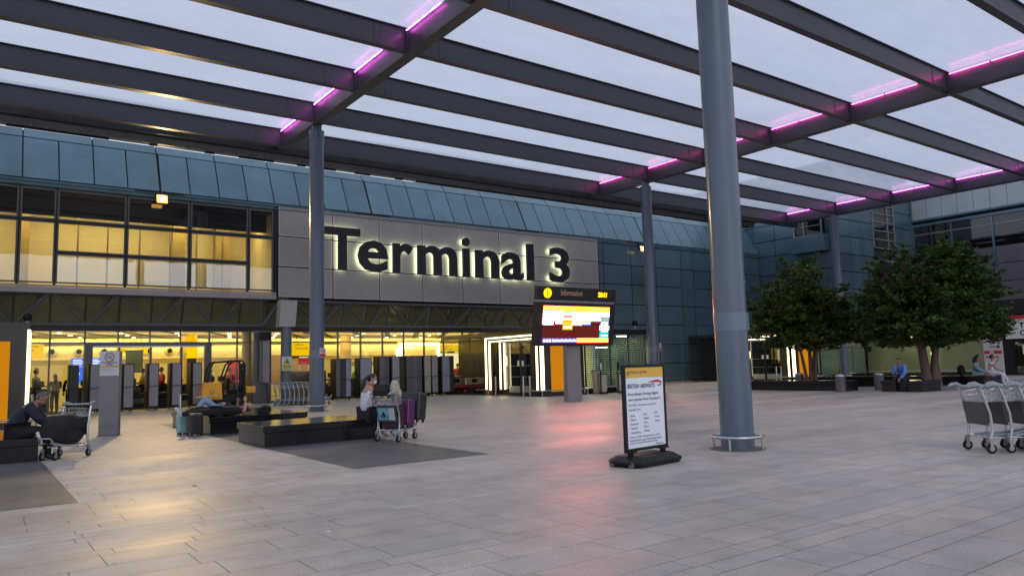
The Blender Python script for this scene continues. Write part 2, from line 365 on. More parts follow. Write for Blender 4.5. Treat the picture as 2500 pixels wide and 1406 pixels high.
# intermediate narrow frame between last beam and the edge: rounded corner plates of the end bays
# film cushions
mf = bpy.data.materials.new("translucent_film"); mf.use_nodes = True; t = mf.node_tree; t.nodes.clear()
o_ = t.nodes.new("ShaderNodeOutputMaterial"); tr = t.nodes.new("ShaderNodeBsdfTransparent"); tl = t.nodes.new("ShaderNodeBsdfTranslucent")
df = t.nodes.new("ShaderNodeBsdfDiffuse"); gl = t.nodes.new("ShaderNodeBsdfGlossy"); gl.inputs["Roughness"].default_value = 0.2
tr.inputs["Color"].default_value = (0.93, 0.93, 0.97, 1); tl.inputs["Color"].default_value = (0.84, 0.87, 0.94, 1); df.inputs["Color"].default_value = (0.7, 0.7, 0.74, 1)
nn = t.nodes.new("ShaderNodeTexNoise"); nn.inputs["Scale"].default_value = 0.5; nn.inputs["Detail"].default_value = 7; nn.inputs["Roughness"].default_value = 0.7
tcn = t.nodes.new("ShaderNodeTexCoord"); mp = t.nodes.new("ShaderNodeMapping"); mp.inputs["Scale"].default_value = (0.5, 1.6, 1)
t.links.new(tcn.outputs["Object"], mp.inputs["Vector"]); t.links.new(mp.outputs["Vector"], nn.inputs["Vector"])
rg = t.nodes.new("ShaderNodeMapRange"); rg.inputs["From Min"].default_value = 0.3; rg.inputs["From Max"].default_value = 0.7; rg.inputs["To Min"].default_value = 0.66; rg.inputs["To Max"].default_value = 0.88
t.links.new(nn.outputs["Fac"], rg.inputs["Value"])
for sh, cc in ((tl, (0.84, 0.87, 0.94)), (df, (0.7, 0.7, 0.74))):   # grime and rain marks drying on the film
    n5 = t.nodes.new("ShaderNodeTexNoise"); n5.inputs["Scale"].default_value = 0.9; n5.inputs["Detail"].default_value = 9; n5.inputs["Roughness"].default_value = 0.75; t.links.new(mp.outputs["Vector"], n5.inputs["Vector"])
    r5 = t.nodes.new("ShaderNodeMapRange"); r5.inputs["From Min"].default_value = 0.3; r5.inputs["From Max"].default_value = 0.7; r5.inputs["To Min"].default_value = 0.93; r5.inputs["To Max"].default_value = 1.08; t.links.new(n5.outputs["Fac"], r5.inputs["Value"])
    x5 = t.nodes.new("ShaderNodeMixRGB"); x5.blend_type = 'MULTIPLY'; x5.inputs["Fac"].default_value = 1; x5.inputs["Color1"].default_value = (*cc, 1); t.links.new(r5.outputs["Result"], x5.inputs["Color2"]); t.links.new(x5.outputs["Color"], sh.inputs["Color"])
m1 = t.nodes.new("ShaderNodeMixShader"); m1.inputs[0].default_value = 0.25
t.links.new(tl.outputs[0], m1.inputs[1]); t.links.new(df.outputs[0], m1.inputs[2])
m2 = t.nodes.new("ShaderNodeMixShader"); t.links.new(rg.outputs["Result"], m2.inputs[0]); t.links.new(tr.outputs[0], m2.inputs[1]); t.links.new(m1.outputs[0], m2.inputs[2])
bpn = t.nodes.new("ShaderNodeBump"); bpn.inputs["Strength"].default_value = 0.2; bpn.inputs["Distance"].default_value = 0.05; t.links.new(nn.outputs["Fac"], bpn.inputs["Height"])
t.links.new(bpn.outputs["Normal"], gl.inputs["Normal"])
m3 = t.nodes.new("ShaderNodeMixShader"); t.links.new(schlick(t, 5.0, 0.4, 0.02), m3.inputs[0]); t.links.new(m2.outputs[0], m3.inputs[1]); t.links.new(gl.outputs[0], m3.inputs[2])
t.links.new(m3.outputs[0], o_.inputs["Surface"])
xs = [XE0] + CX[1:] + [XE1]; ys = BY + [YE1]
for i in range(len(xs) - 1):
    for j in range(len(ys) - 1):
        xa, xb, ya, yb = xs[i], xs[i + 1], ys[j], ys[j + 1]; m = LMB(CO); nx, ny = 14, 6; vs = []; fs = []
        for a in range(nx + 1):
            for b in range(ny + 1):
                u, v = a / nx, b / ny
                vs.append((xa + (xb - xa) * u, ya + (yb - ya) * v, Z1 + 0.05 + 0.28 * min(1, 4 * min(u, 1 - u)) ** 0.6 * 4 * v * (1 - v)))
        for a in range(nx):
            for b in range(ny): q = a * (ny + 1) + b; fs.append((q, q + 1, q + ny + 2, q + ny + 1))
        m.add(vs, fs); m.build("film_cushion", mf, canopy, smooth=True)
# magenta light lines on the cross beams
E_mag = emit("magenta_light", (1.0, 0.10, 0.85), 19.0); E_pink = emit("pink_light", (1.0, 0.06, 0.45), 21.0)
for ci, x in enumerate(CX[1:]):
    for j in range(0, len(BY)):
        y0 = BY[j] - 3.87; y1 = BY[j]
        m = LMB(CO)
        for a, b in ((0.05, 0.40), (0.42, 0.74)):
            if ci == 0 and b > 0.5: b = 0.6
            m.bb(x - 0.245, x - 0.22, y1 - (y1 - y0) * b, y1 - (y1 - y0) * a, Z1 - 0.125, Z1 - 0.10)
        m.build("light_strip", E_mag if ci != 1 else E_pink, canopy)
# gutter and its brackets under the building-side edge
m = LMB(CO)
for xa, xb in ((-9, 0.2), (0.75, 4.2), (5.7, 6.0), (7.9, 8.3), (9.35, 10.9), (12.0, 12.4), (13.1, 13.9), (14.9, 15.7), (17.1, 17.5), (18.3, 46)): m.bb(xa, xb, 33.1, 33.2, 11.10, 11.168)
m.build("gap_blocker", M_dark, canopy)  # blockers added below the gutter to break the bright sky gap into dashes
LMB(CO).bb(XE0, 46.5, YE1 + 0.102, 33.12, 11.455, 11.475).build("closing_plate", M_dark, canopy)
m = LMB(CO); m.bb(XE0, 46.5, 33.0, 33.35, 11.17, 11.42)
m.bb(XE0, 46.5, 32.96, 33.39, 11.424, 11.45)
m.build("gutter", M_galv, canopy)
for x in range(-7, 47, 6): LMB(CO).bb(x - 0.14, x + 0.14, 32.93, 32.958, 11.14, 11.45).build("gutter_bracket", M_galv, canopy)
# columns
COLS = [(10.85, 8.32, "large blue grey column nearest the camera, in front of the information display"), (10.9, 27.9, "grey column standing beside the black bench and nested silver trolleys"),
        (29.7, 27.9, "slim grey column behind the airline poster, in front of the blue wall"), (48.2, 27.8, "farthest canopy column, rising behind the leafy trees")]
for i, (x, y, lab) in enumerate(COLS):
    c = thing("canopy_column", lab, "column", (x, y, 0), 0, "steel columns carrying the canopy")
    m = MB(); m.cyl((0, 0, 5.4), 0.285, 10.8, 40); m.build("shaft", M_col, c, smooth=True)
    m = MB(); m.cyl((0, 0, 2.2), 0.292, 0.32, 40); m.box((0.15, -0.262, 2.2), (0.05, 0.02, 0.3), R(30)); m.build("band", mat("band_grey", (0.15, 0.19, 0.25), 0.35, 0, 0.1, 3), c, smooth=True)
    m = MB(); m.cyl((0, 0, 10.95), 0.3, 0.3, 32); m.cyl((0, 0, 11.2), 0.2, 0.3, 24); m.build("cap", M_col, c, smooth=True)
    MB().cyl((0, 0, 0.006), 0.47, 0.008, 28).build("base_grout", mat("grout_stain", (0.13, 0.12, 0.11), 0.8, 0, 0.5, 6), c)
    m = MB()
    for k in range(3): m.cyl((0.287 * math.cos(R(-60 + 40 * k)), 0.287 * math.sin(R(-60 + 40 * k)), 2.9 + 1.3 * k), 0.018, 0.02, 8, axis=(math.cos(R(-60 + 40 * k)), math.sin(R(-60 + 40 * k)), 0))
    m.build("fixing_cap", M_galv, c)
    m = MB(); n = 40
    m.tube([(0.43 * math.cos(2 * math.pi * k / n), 0.43 * math.sin(2 * math.pi * k / n), 0.22) for k in range(n)], 0.028, 10, closed=True)
    for k in range(4):
        a = R(20 + 90 * k); m.cyl((0.43 * math.cos(a), 0.43 * math.sin(a), 0.1), 0.02, 0.2, 10)
    m.build("guard_ring", M_steel, c, smooth=True)

# ------------------------------------------------------------ terminal building
bld = thing("terminal_building", "long blue clad terminal with glazed upper storey and perforated sign wall", "building", (12.4, 37, 0))
BO = Vector((12.4, 37, 0))
M_teal = mat("sloped_cladding", (0.085, 0.160, 0.205), 0.34, 0.25, 0.24, 0.5, 0.08, 1.0, coat=0.3, rnd=0.10)
M_perf = mat("perforated_panel", (0.33, 0.32, 0.33), 0.42, 0.2, 0.10, 1.2, 0.0, rnd=0.05)
M_perf_edge = mat("panel_frame", (0.46, 0.45, 0.48), 0.45, 0.3, 0.08, 2)
# perforated sheets: fine dot screen with the horizontal louvres behind showing as moire bands
t = M_perf.node_tree; b = t.nodes["Principled BSDF"]
wv = t.nodes.new("ShaderNodeTexWave"); wv.bands_direction = 'Z'; wv.inputs["Scale"].default_value = 2.6; wv.inputs["Distortion"].default_value = 1.8; wv.inputs["Detail"].default_value = 3; wv.inputs["Detail Scale"].default_value = 0.6
tcn = t.nodes.new("ShaderNodeTexCoord"); t.links.new(tcn.outputs["Object"], wv.inputs["Vector"])
rg = t.nodes.new("ShaderNodeMapRange"); rg.inputs["To Min"].default_value = 0.94; rg.inputs["To Max"].default_value = 1.03; t.links.new(wv.outputs["Fac"], rg.inputs["Value"])
mu = t.nodes.new("ShaderNodeMixRGB"); mu.blend_type = 'MULTIPLY'; mu.inputs["Fac"].default_value = 1
lk = b.inputs["Base Color"].links[0].from_socket; t.links.new(lk, mu.inputs["Color1"]); t.links.new(rg.outputs["Result"], mu.inputs["Color2"]); t.links.new(mu.outputs["Color"], b.inputs["Base Color"])

# sloped upper cladding
YS0, ZS0, YS1, ZS1, YS2, ZS2 = 36.95, 10.06, 38.0, 12.12, 38.45, 12.60
X0B, X1B = -9.4, 52.38
def lerp(a, b, t): return a + (b - a) * t
m = LMB(BO); m.quad((X0B, YS0 + 0.06, ZS0 - 0.02), (X1B, YS0 + 0.06, ZS0 - 0.02), (X1B, YS2 + 0.06, ZS2 - 0.04), (X0B, YS2 + 0.06, ZS2 - 0.04)); m.build("cladding_backing", M_joint, bld)
def slope_panel(xa, xb, t0, t1, y0, z0, y1, z1, name):
    m = LMB(BO); g = 0.026
    p = [(xa + g, lerp(y0, y1, t0), lerp(z0, z1, t0)), (xb - g, lerp(y0, y1, t0), lerp(z0, z1, t0)), (xb - g, lerp(y0, y1, t1), lerp(z0, z1, t1)), (xa + g, lerp(y0, y1, t1), lerp(z0, z1, t1))]
    q = [(a, b_ + 0.05, c - 0.01) for a, b_, c in p]
    m.add(p + q, [(0, 1, 2, 3), (7, 6, 5, 4), (0, 4, 5, 1), (1, 5, 6, 2), (2, 6, 7, 3), (3, 7, 4, 0)]); return m.build(name, M_teal, bld)
x = 6.85 - 1.34 * 12
k = 0
while x < X1B - 0.2:
    xb = min(x + 1.34, X1B); wide = 0.05 if (k - 12) % 8 == 0 else 0
    slope_panel(x + wide, xb, 0.01, 0.985, YS0, ZS0, YS1, ZS1, "sloped_panel")
    x = xb; k += 1
m = LMB(BO)
x = 6.85 - 1.34 * 12
while x < X1B - 0.2:
    xb = min(x + 2.68, X1B); slope_panel(x, xb, 0.03, 1, YS1, ZS1, YS2, ZS2, "parapet_panel"); x = xb
m = LMB(BO); m.bb(X0B, X1B, YS2 + 0.05, YS2 + 9, ZS2 - 0.3, ZS2 - 0.06); m.build("roof", mat("roof_grey", (0.15, 0.16, 0.17), 0.8, 0, 0.2, 1), bld)
m = LMB(BO); m.bb(X0B, 34.4, 36.98, 37.3, 9.74, 10.04); m.bb(34.4, X1B, 36.98, 37.3, 9.8, 10.04)
m.bb(X0B, X1B, 36.93, 36.976, 9.93, 9.97); m.bb(X0B, X1B, 36.93, 36.976, 9.78, 9.81); m.build("eaves_trim", M_teal, bld)
m = LMB(BO)
for x in (6.85, 17.65, 28.3, 38.2, 48.9): m.box((x, 36.92, 10.02), (2.1, 0.06, 0.05))
m.build("lamp_rail", M_dark, bld)

# upper glazed storey
M_wfr = mat("window_frame_dark", (0.10, 0.105, 0.11), 0.4, 0.3, 0.1, 3); G_low = glass("solar_glass", (0.62, 0.68, 0.70), 1.0, 0.02, 0.34)
MX = [-9.37, -6.67, -3.97, -1.27, 1.43, 2.78, 5.5, 8.2, 10.93, 12.2]
for x in MX[1:]: LMB(BO).bb(x - 0.045, x + 0.045, 37.0, 37.25, 5.53, 9.74).build("facade_post", M_dark, bld)
for i in range(len(MX) - 1):
    xa, xb = MX[i] + 0.03, MX[i + 1] - 0.03
    narrow = (xb - xa) < 1.5
    rows = [5.56, 8.3, 9.72] if narrow or i == 3 else [5.56, 6.93, 8.3, 9.72]
    for j in range(len(rows) - 1):
        za, zb = rows[j] + 0.035, rows[j + 1] - 0.035
        m = LMB(BO); w = 0.065
        m.bb(xa, xb, 36.97, 37.05, za, za + w); m.bb(xa, xb, 36.97, 37.05, zb - w, zb); m.bb(xa, xa + w, 36.97, 37.05, za + w, zb - w); m.bb(xb - w, xb, 36.97, 37.05, za + w, zb - w)
        f = m.build("window", M_wfr, bld)
        g = LMB(BO); g.quad((xa + w, 37.01, za + w), (xb - w, 37.01, za + w), (xb - w, 37.01, zb - w), (xa + w, 37.01, zb - w)); g.build("pane", G_low if (j == 0 and len(rows) == 4) else G_up, f)
for z, xa in ((8.3, -9.3), (6.93, 2.82), (6.93, -9.3)):
    LMB(BO).bb(xa, 12.2 if z > 8 else (10.9 if xa > 0 else -1.3), 36.93, 37.12, z - 0.03, z + 0.03).build("transom", M_joint, bld)
# room behind the upper glazing
m = LMB(BO); m.bb(X0B, 12.3, 36.92, 45.0, 5.18, 5.42); m.bb(X0B, 12.3, 36.9, 36.97, 5.44, 5.52); m.build("floor_slab", mat("slab_edge", (0.32, 0.31, 0.33), 0.5, 0, 0.1, 2), bld)
m = LMB(BO); m.bb(X0B, 12.3, 41.6, 41.7, 5.5, 9.7); m.bb(12.25, 12.35, 37.3, 41.6, 5.5, 9.7)
m.build("upper_room_wall", mat("cream_wall", (0.75, 0.66, 0.42), 0.8, 0, 0.08, 0.6), bld)
m = LMB(BO); m.bb(X0B, 12.2, 38.2, 41.6, 9.5, 9.72); m.bb(X0B, 12.2, 38.2, 38.35, 8.75, 9.5); m.bb(X0B, 12.2, 37.3, 38.2, 9.62, 9.72); m.build("bulkhead", M_dark, bld)
m = LMB(BO)
for x in (-6.2, -3.6, -0.9, 1.6, 3.9, 5.15, 6.55, 7.95, 9.2, 10.5): m.bb(x - 0.035, x + 0.035, 40.0, 40.07, 5.5, 9.5)
m.build("inner_glazing_bars", mat("bar_grey", (0.2, 0.18, 0.13), 0.5), bld)
for xa, xb, ya in ((8.15, 8.75, 40.4), (10.4, 11.2, 41.0), (1.6, 2.0, 40.5)): LMB(BO).bb(xa, xb, ya, ya + 0.5, 5.5, 9.5).build("inner_pier", mat("pier_ochre", (0.42, 0.31, 0.12), 0.7, 0, 0.1, 1), bld)
area("upper_room_lamp", (-3, 39.6, 9.4), (12, 1.2), (R(18), 0, 0), 430, (1.0, 0.72, 0.26))
area("upper_room_lamp", (7, 39.6, 9.4), (10, 1.2), (R(18), 0, 0), 430, (1.0, 0.72, 0.26))

# sign wall of perforated panels
SX = [12.4, 15.32, 18.02, 20.72, 23.42, 26.1, 28.78, 31.46, 34.36]; SZ = [5.28, 6.85, 8.41, 9.97]
m = LMB(BO); m.bb(12.36, 34.4, 37.06, 37.25, 5.28, 9.98); m.build("sign_wall_backing", M_joint, bld)
for i in range(8):
    for j in range(3):
        xa, xb, za, zb = SX[i] + 0.03, SX[i + 1] - 0.03, SZ[j] + 0.03, SZ[j + 1] - 0.03
        m = LMB(BO); w = 0.05
        m.bb(xa, xb, 36.95, 37.0, za, za + w); m.bb(xa, xb, 36.95, 37.0, zb - w, zb); m.bb(xa, xa + w, 36.95, 37.0, za + w, zb - w); m.bb(xb - w, xb, 36.95, 37.0, za + w, zb - w)
        p = m.build("perforated_panel", M_perf_edge, bld)
        g = LMB(BO); g.bb(xa + w, xb - w, 36.965, 36.98, za + w, zb - w); g.build("perforated_sheet", M_perf, p)
m = LMB(BO); m.bb(12.22, 12.38, 36.95, 37.25, 5.3, 9.95); m.build("corner_post", M_joint, bld)

# blue flat cladding wall, ground to eaves
m = LMB(BO); m.bb(34.4, X1B, 37.06, 37.3, 0.0, 9.8); m.build("wall_backing", M_joint, bld)
cols_ = [(34.42, 34.86, 0), (34.86, 37.52, 0), (37.52, 40.05, 0), (40.05, 42.78, 0), (42.78, 44.13, 1), (44.13, 46.8, 0), (46.8, 49.5, 0), (49.5, 52.36, 0)]
rowz = [0.15, 1.37, 2.75, 4.14, 5.54, 6.94, 8.31, 9.78]
for xa, xb, kind in cols_:
    rz_ = rowz if not kind else [0.15, 1.37, 4.14, 5.54, 8.31, 9.78]
    if kind: rz_ = [0.15, 1.37, 2.75, 5.54, 8.31, 9.78]
    for j in range(len(rz_) - 1):
        g = 0.03; LMB(BO).bb(xa + g, xb - g, 37.0, 37.05, rz_[j] + g, rz_[j + 1] - g).build("wall_panel", M_clad, bld)
m = LMB(BO); m.bb(31.2, X1B, 36.9, 37.06, 0.0, 0.14); m.build("plinth", mat("plinth_grey", (0.2, 0.2, 0.2), 0.7, 0, 0.2, 3), bld)
m = LMB(BO); m.tube([(31.5, 36.75, 0.28), (52.2, 36.75, 0.28)], 0.025, 8)
for x in range(32, 53, 2): m.cyl((x, 36.75, 0.13), 0.018, 0.26, 8)
m.build("kick_rail", M_steel, bld)

# steel trusses over the entrance
def truss(xa, xb, zt, zb, y, n0):
    m = LMB(BO)
    m.tube([(xa, y, zb), (xb - 0.55, y, zb), (xb - 0.3, y, zb + 0.1), (xb + 0.55, y, zt)], 0.11, 12)
    m.tube([(xa, y, zt), (xb + 0.9, y, zt)], 0.09, 12)
    x = n0
    while x < xb - 0.5:
        for s_ in (-1, 1):
            if x + s_ * 1.25 > xa and x + s_ * 1.25 < xb: m.tube([(x + s_ * 0.14, y, zb + 0.08), (x + s_ * 1.25, y, zt - 0.05)], 0.055, 10)
            if s_ == 1: m.tube([(x + 0.3, y + 0.55, zb + 0.1), (x + 1.0, y + 0.55, zt - 0.05)], 0.045, 8)
        x += 2.7
    m.tube([(xb - 0.45, y, zb), (xb - 0.45, y, zt)], 0.04, 8)
    m.build("truss", M_tube, bld, smooth=True)
truss(X0B, 12.05, 5.2, 3.83, 37.05, 4.05 - 2.7 * 4)
truss(13.2, 34.2, 5.1, 3.83, 37.05, 14.6)
M_soff = mat("olive_glass_panel", (0.17, 0.165, 0.085), 0.3, 0, 0.18, 0.8, coat=0.3)
for k in range(33):
    xa = -9.4 + k * 1.35; xb = min(xa + 1.31, 34.3)
    if xb - xa < 0.2: break
    m = LMB(BO); m.add([(xa, 37.75, 5.15), (xb, 37.75, 5.15), (xb, 38.3, 3.75), (xa, 38.3, 3.75)], [(0, 1, 2, 3)]); m.build("canted_panel", M_soff, bld)
m = LMB(BO)
for k in range(33):
    xa = -9.4 + k * 1.35
    if xa < 34: m.tube([(xa - 0.02, 37.7, 5.15), (xa - 0.02, 38.25, 3.75)], 0.035, 6)
m.bb(X0B, 34.4, 38.2, 38.4, 3.64, 3.75); m.build("canted_frame", M_tube, bld)
m = LMB(BO); m.bb(12.3, 34.4, 37.25, 39, 5.1, 5.28); m.build("soffit", M_dark, bld)

# ground floor glazing
M_fr2 = mat("shopfront_frame", (0.17, 0.18, 0.2), 0.4, 0.4, 0.1, 3)
GX = [2.79 + 1.335 * k for k in range(-8, 24)]
m = LMB(BO)
for x in GX:
    if 4.3 < x < 9.3: m.bb(x - 0.035, x + 0.035, 38.26, 38.34, 3.0, 3.62)
    else: m.bb(x - 0.035, x + 0.035, 38.24, 38.36, 0, 3.62)
m.bb(X0B, 34.3, 38.25, 38.35, 3.62, 3.66); m.bb(X0B, 34.3, 38.24, 38.36, 3.06, 3.12)
m.bb(X0B, 4.1, 38.25, 38.35, 0.0, 0.1); m.bb(9.5, 34.3, 38.25, 38.35, 0.0, 0.1)
m.build("glazing_frame", M_fr2, bld)
m = LMB(BO); m.bb(4.1, 9.5, 37.95, 38.2, 2.94, 3.06); m.bb(4.1, 4.42, 37.95, 38.22, 0, 2.94); m.bb(9.2, 9.5, 37.95, 38.22, 0, 2.94)
for x in (5.48, 6.8, 8.14): m.bb(x - 0.05, x + 0.05, 38.0, 38.1, 0, 2.94)
m.build("door_frame", mat("door_frame_grey", (0.12, 0.13, 0.15), 0.4, 0.3, 0.1, 3), bld)
m = LMB(BO); m.bb(4.42, 9.2, 37.94, 38.0, 2.86, 2.935); m.build("door_track", M_steel, bld)
for i in range(len(GX) - 1):
    xa, xb = GX[i] + 0.035, GX[i + 1] - 0.035
    LMB(BO).quad((xa, 38.3, 3.12), (xb, 38.3, 3.12), (xb, 38.3, 3.62), (xa, 38.3, 3.62)).build("fanlight_pane", G_shop, bld)
    if not (4.2 < (xa + xb) / 2 < 9.4):
        LMB(BO).quad((xa, 38.3, 0.1), (xb, 38.3, 0.1), (xb, 38.3, 3.06), (xa, 38.3, 3.06)).build("glass_pane", G_shop, bld)
# hall behind the glazing
M_hall = mat("hall_wall", (0.78, 0.68, 0.36), 0.6, 0, 0.06, 0.7); M_ceil = mat("hall_ceiling", (0.70, 0.62, 0.38), 0.6, 0, 0.06, 0.7)
m = LMB(BO); m.bb(X0B, 34.3, 50, 50.2, 0, 3.8); m.bb(X0B, 34.3, 49.9, 49.998, 2.56, 2.6); m.bb(X0B - 0.2, X0B, 38.3, 50, 0, 3.8); m.bb(34.3, 34.38, 38.3, 50, 0, 3.8)
m.build("hall_wall", M_hall, bld)
m = LMB(BO); m.bb(X0B, 34.3, 38.4, 50, 3.78, 3.9); m.build("hall_ceiling", M_ceil, bld)
m = LMB(BO)
for k in range(26):   # dark recessed slots running diagonally in the ceiling
    x = -12 + k * 2.1; m.add([(x, 39.6, 3.765), (x + 0.42, 39.6, 3.765), (x + 5.4, 49.4, 3.765), (x + 5.1, 49.4, 3.765)], [(0, 1, 2, 3)])
m.build("ceiling_slot", mat("slot_brown", (0.05, 0.035, 0.02), 0.7), bld)
m = LMB(BO)
for k in range(16):
    for q in range(4): m.cyl((-8 + k * 2.7 + q * 0.7, 40.2 + q * 2.5, 3.755), 0.10, 0.012, 12)
m.build("downlight", emit("downlight_glow", (1.0, 0.88, 0.55), 14.0), bld)
LMB(BO).bb(X0B, 34.2, 49.55, 49.62, 3.42, 3.47).build("cove_lamp", emit("cove_glow", (1.0, 0.82, 0.36), 22.0), bld)
LMB(BO).bb(X0B, 34.2, 49.5, 49.55, 3.36, 3.52).build("cove_lip", M_ceil, bld)
area("hall_fill_light", (12.5, 43.5, 2.7), (40, 0.5), (R(180), 0, 0), 420, (1.0, 0.78, 0.3))  # added upward fill that brightens the ceiling, no fitting stands here
m = LMB(BO); m.bb(X0B, 34.3, 38.2, 50, -0.01, 0.006); m.build("hall_floor", mat("hall_floor", (0.20, 0.18, 0.13), 0.2, 0, 0.2, 1.2), bld)
for x in (3.75, 5.1, 6.4, 8.75, 10.0, 10.75, 1.9, -0.5):
    m = LMB(BO); m.lathe((0, 0, 0), [(0.28, 0), (0.27, 0.05), (0.2, 0.09), (0.17, 0.05)], 24); 
    m.v = [(v[0] + m.o.x - m.o.x + x, 49.98 - v[2], v[1] + 3.06) for v in m.v]
    o = m.build("air_nozzle", M_hall, bld, smooth=True)
    n = LMB(BO); n.v = []; n.cyl((x, 49.9, 3.06), 0.145, 0.04, 20, axis='Y'); n.build("nozzle_mouth", M_black, o)
for x in (-7, -1, 5, 11, 17, 23, 29):
    area("hall_lamp", (x, 43.5, 3.7), (4.5, 5), (0, 0, 0), 260, (1.0, 0.76, 0.28))
for x, y, r_ in ((9.9, 44.5, .45), (19.3, 44.5, .35), (12.0, 40.2, .4)): LMB(BO).cyl((x, y, 1.9), r_, 3.75, 24).build("hall_column", mat("ochre_column", (0.42, 0.30, 0.10), 0.5, 0, 0.1, 1), bld, smooth=True)
m = LMB(BO); m.bb(13.6, 17.4, 46, 46.2, 0.8, 2.6); m.bb(19.4, 25.5, 47, 47.2, 0, 2.1); m.build("partition_wall", mat("brown_partition", (0.25, 0.16, 0.07), 0.6, 0, 0.25, 2), bld)
m = LMB(BO); m.bb(25.7, 29.6, 47.5, 47.7, 1.2, 2.55); m.build("light_wall", emit("lit_wall", (1.0, 0.86, 0.5), 1.3), bld)
m = LMB(BO); m.bb(19.9, 25.5, 46.9, 46.98, 1.15, 1.8); m.build("lit_counter", emit("lit_counter", (0.95, 0.85, 0.35), 0.5), bld)

# wall box and cladded pier between the two glazed halves
m = LMB(BO); m.cyl((12.75, 36.7, 1.9), 0.27, 3.8, 28); m.build("entrance_column", M_col, bld, smooth=True)
m = LMB(BO); v = [(12.28, 36.35, 3.78), (13.08, 36.35, 3.78), (13.2, 36.35, 5.1), (12.36, 36.35, 5.1)]
m.add(v + [(a, 36.9, c) for a, b_, c in v], [(0, 1, 2, 3), (7, 6, 5, 4), (0, 4, 5, 1), (1, 5, 6, 2), (2, 6, 7, 3), (3, 7, 4, 0)]); m.build("column_casing", mat("casing_grey", (0.42, 0.40, 0.40), 0.6, 0, 0.12, 2), bld)
m = LMB(BO); m.bb(11.75, 12.18, 37.5, 37.75, 1.05, 3.12); m.build("wall_cabinet", mat("cabinet_grey", (0.33, 0.34, 0.36), 0.5, 0, 0.15, 3), bld, bevel=0.01)
m = LMB(BO); m.tube([(11.78, 37.45, 3.2), (11.78, 37.45, 1.1), (12.0, 37.45, 1.0), (12.1, 37.45, 0.0)], 0.02, 6); m.bb(11.7, 12.2, 37.45, 37.6, 3.2, 3.55); m.build("conduit", M_blackp, bld)
m = LMB(BO); m.bb(11.5, 12.4, 37.9, 38.3, 0, 3.66); m.build("pier", M_fr2, bld)
m = LMB(BO); m.ball((14.3, 37.8, 3.55), (0.28, 0.28, 0.07)); m.build("soffit_lamp", M_white, bld, smooth=True)

# illuminated lettering on the sign wall
sg = thing("wall_lettering", "big dark letters reading Terminal 3 with a yellow glow behind, on perforated sign wall", "sign", (23, 36.8, 6.8))
M_let = mat("letter_dark", (0.016, 0.015, 0.022), 0.4, 0, 0.1, 2); E_halo = emit("halo_tube", (0.97, 1.0, 0.6), 6.5)
LET = [("T", 14.73, 16.75, 6.82, 9.08), ("e", 16.62, 18.40, 6.79, 8.52), ("r", 18.70, 19.93, 6.82, 8.5), ("m", 20.25, 22.86, 6.82, 8.5),
       ("i", 23.26, 23.76, 6.82, 9.15), ("n", 24.16, 25.86, 6.82, 8.5), ("a", 26.06, 27.72, 6.77, 8.5), ("l", 27.96, 28.60, 6.82, 9.12), ("3", 29.86, 31.50, 6.78, 9.06)]
for ch, xa, xb, za, zb in LET:
    if ch == 'l': xa, xb = 28.02, 28.56
    o = text_mesh(ch, "letter", M_let, sg, face_y(xa - 23, -0.12, za - 6.8), 1.0, 0.08, 0.022, box=(xb - xa, zb - za))
    h = text_mesh(ch, "halo", E_halo, o, face_y(xa - 23 + 0.03, -0.02, za - 6.8 + 0.03), 1.0, 0.012, 0.0, box=(xb - xa - 0.06, zb - za - 0.06))

# ------------------------------------------------------------ corner tower and far wing
tw = thing("corner_tower", "tall slate blue clad corner block behind the trees with a jutting window bay", "building", (52.4, 30, 0)); TO = Vector((52.4, 30, 0))
m = LMB(TO); m.bb(52.5, 63.9, 30.1, 46, 0, 16.5); m.build("wall_backing", M_joint, tw)
for j, (za, zb) in enumerate([(0, 2.7), (2.7, 4.0), (4.0, 5.3), (5.3, 6.6), (6.6, 7.9), (7.9, 9.24), (9.24, 10.58), (10.58, 11.9), (11.9, 13.2), (13.2, 14.5), (14.5, 16)]):
    for xa, xb in ((52.42, 54.1), (54.1, 55.63), (55.63, 57.5), (61.05, 62.4), (62.4, 63.9)):
        LMB(TO).bb(xa + 0.02, xb - 0.02, 30.0, 30.08, za + 0.03, zb - 0.03).build("wall_panel", M_clad2, tw)
    if zb < 9.3: LMB(TO).bb(57.52, 61.03, 30.0, 30.08, za + 0.03, zb - 0.03).build("wall_panel", M_clad2, tw)
for j, (za, zb) in enumerate([(0, 2.7), (2.7, 4.0), (4.0, 5.3), (5.3, 6.6), (6.6, 8.2), (8.2, 9.76), (9.76, 11.02), (11.02, 12.31), (12.31, 13.6), (13.6, 15)]):
    for ya, yb in ((30.02, 31.0), (33.4, 35.4), (35.4, 37.4), (37.4, 39.4)):
        LMB(TO).bb(52.4, 52.48, ya + 0.02, yb - 0.02, za + 0.03, zb - 0.03).build("wall_panel", M_clad2, tw)
    if zb < 9.8 or za > 12.9: LMB(TO).bb(52.4, 52.48, 31.0, 33.4, za + 0.03, zb - 0.03).build("wall_panel", M_clad2, tw)
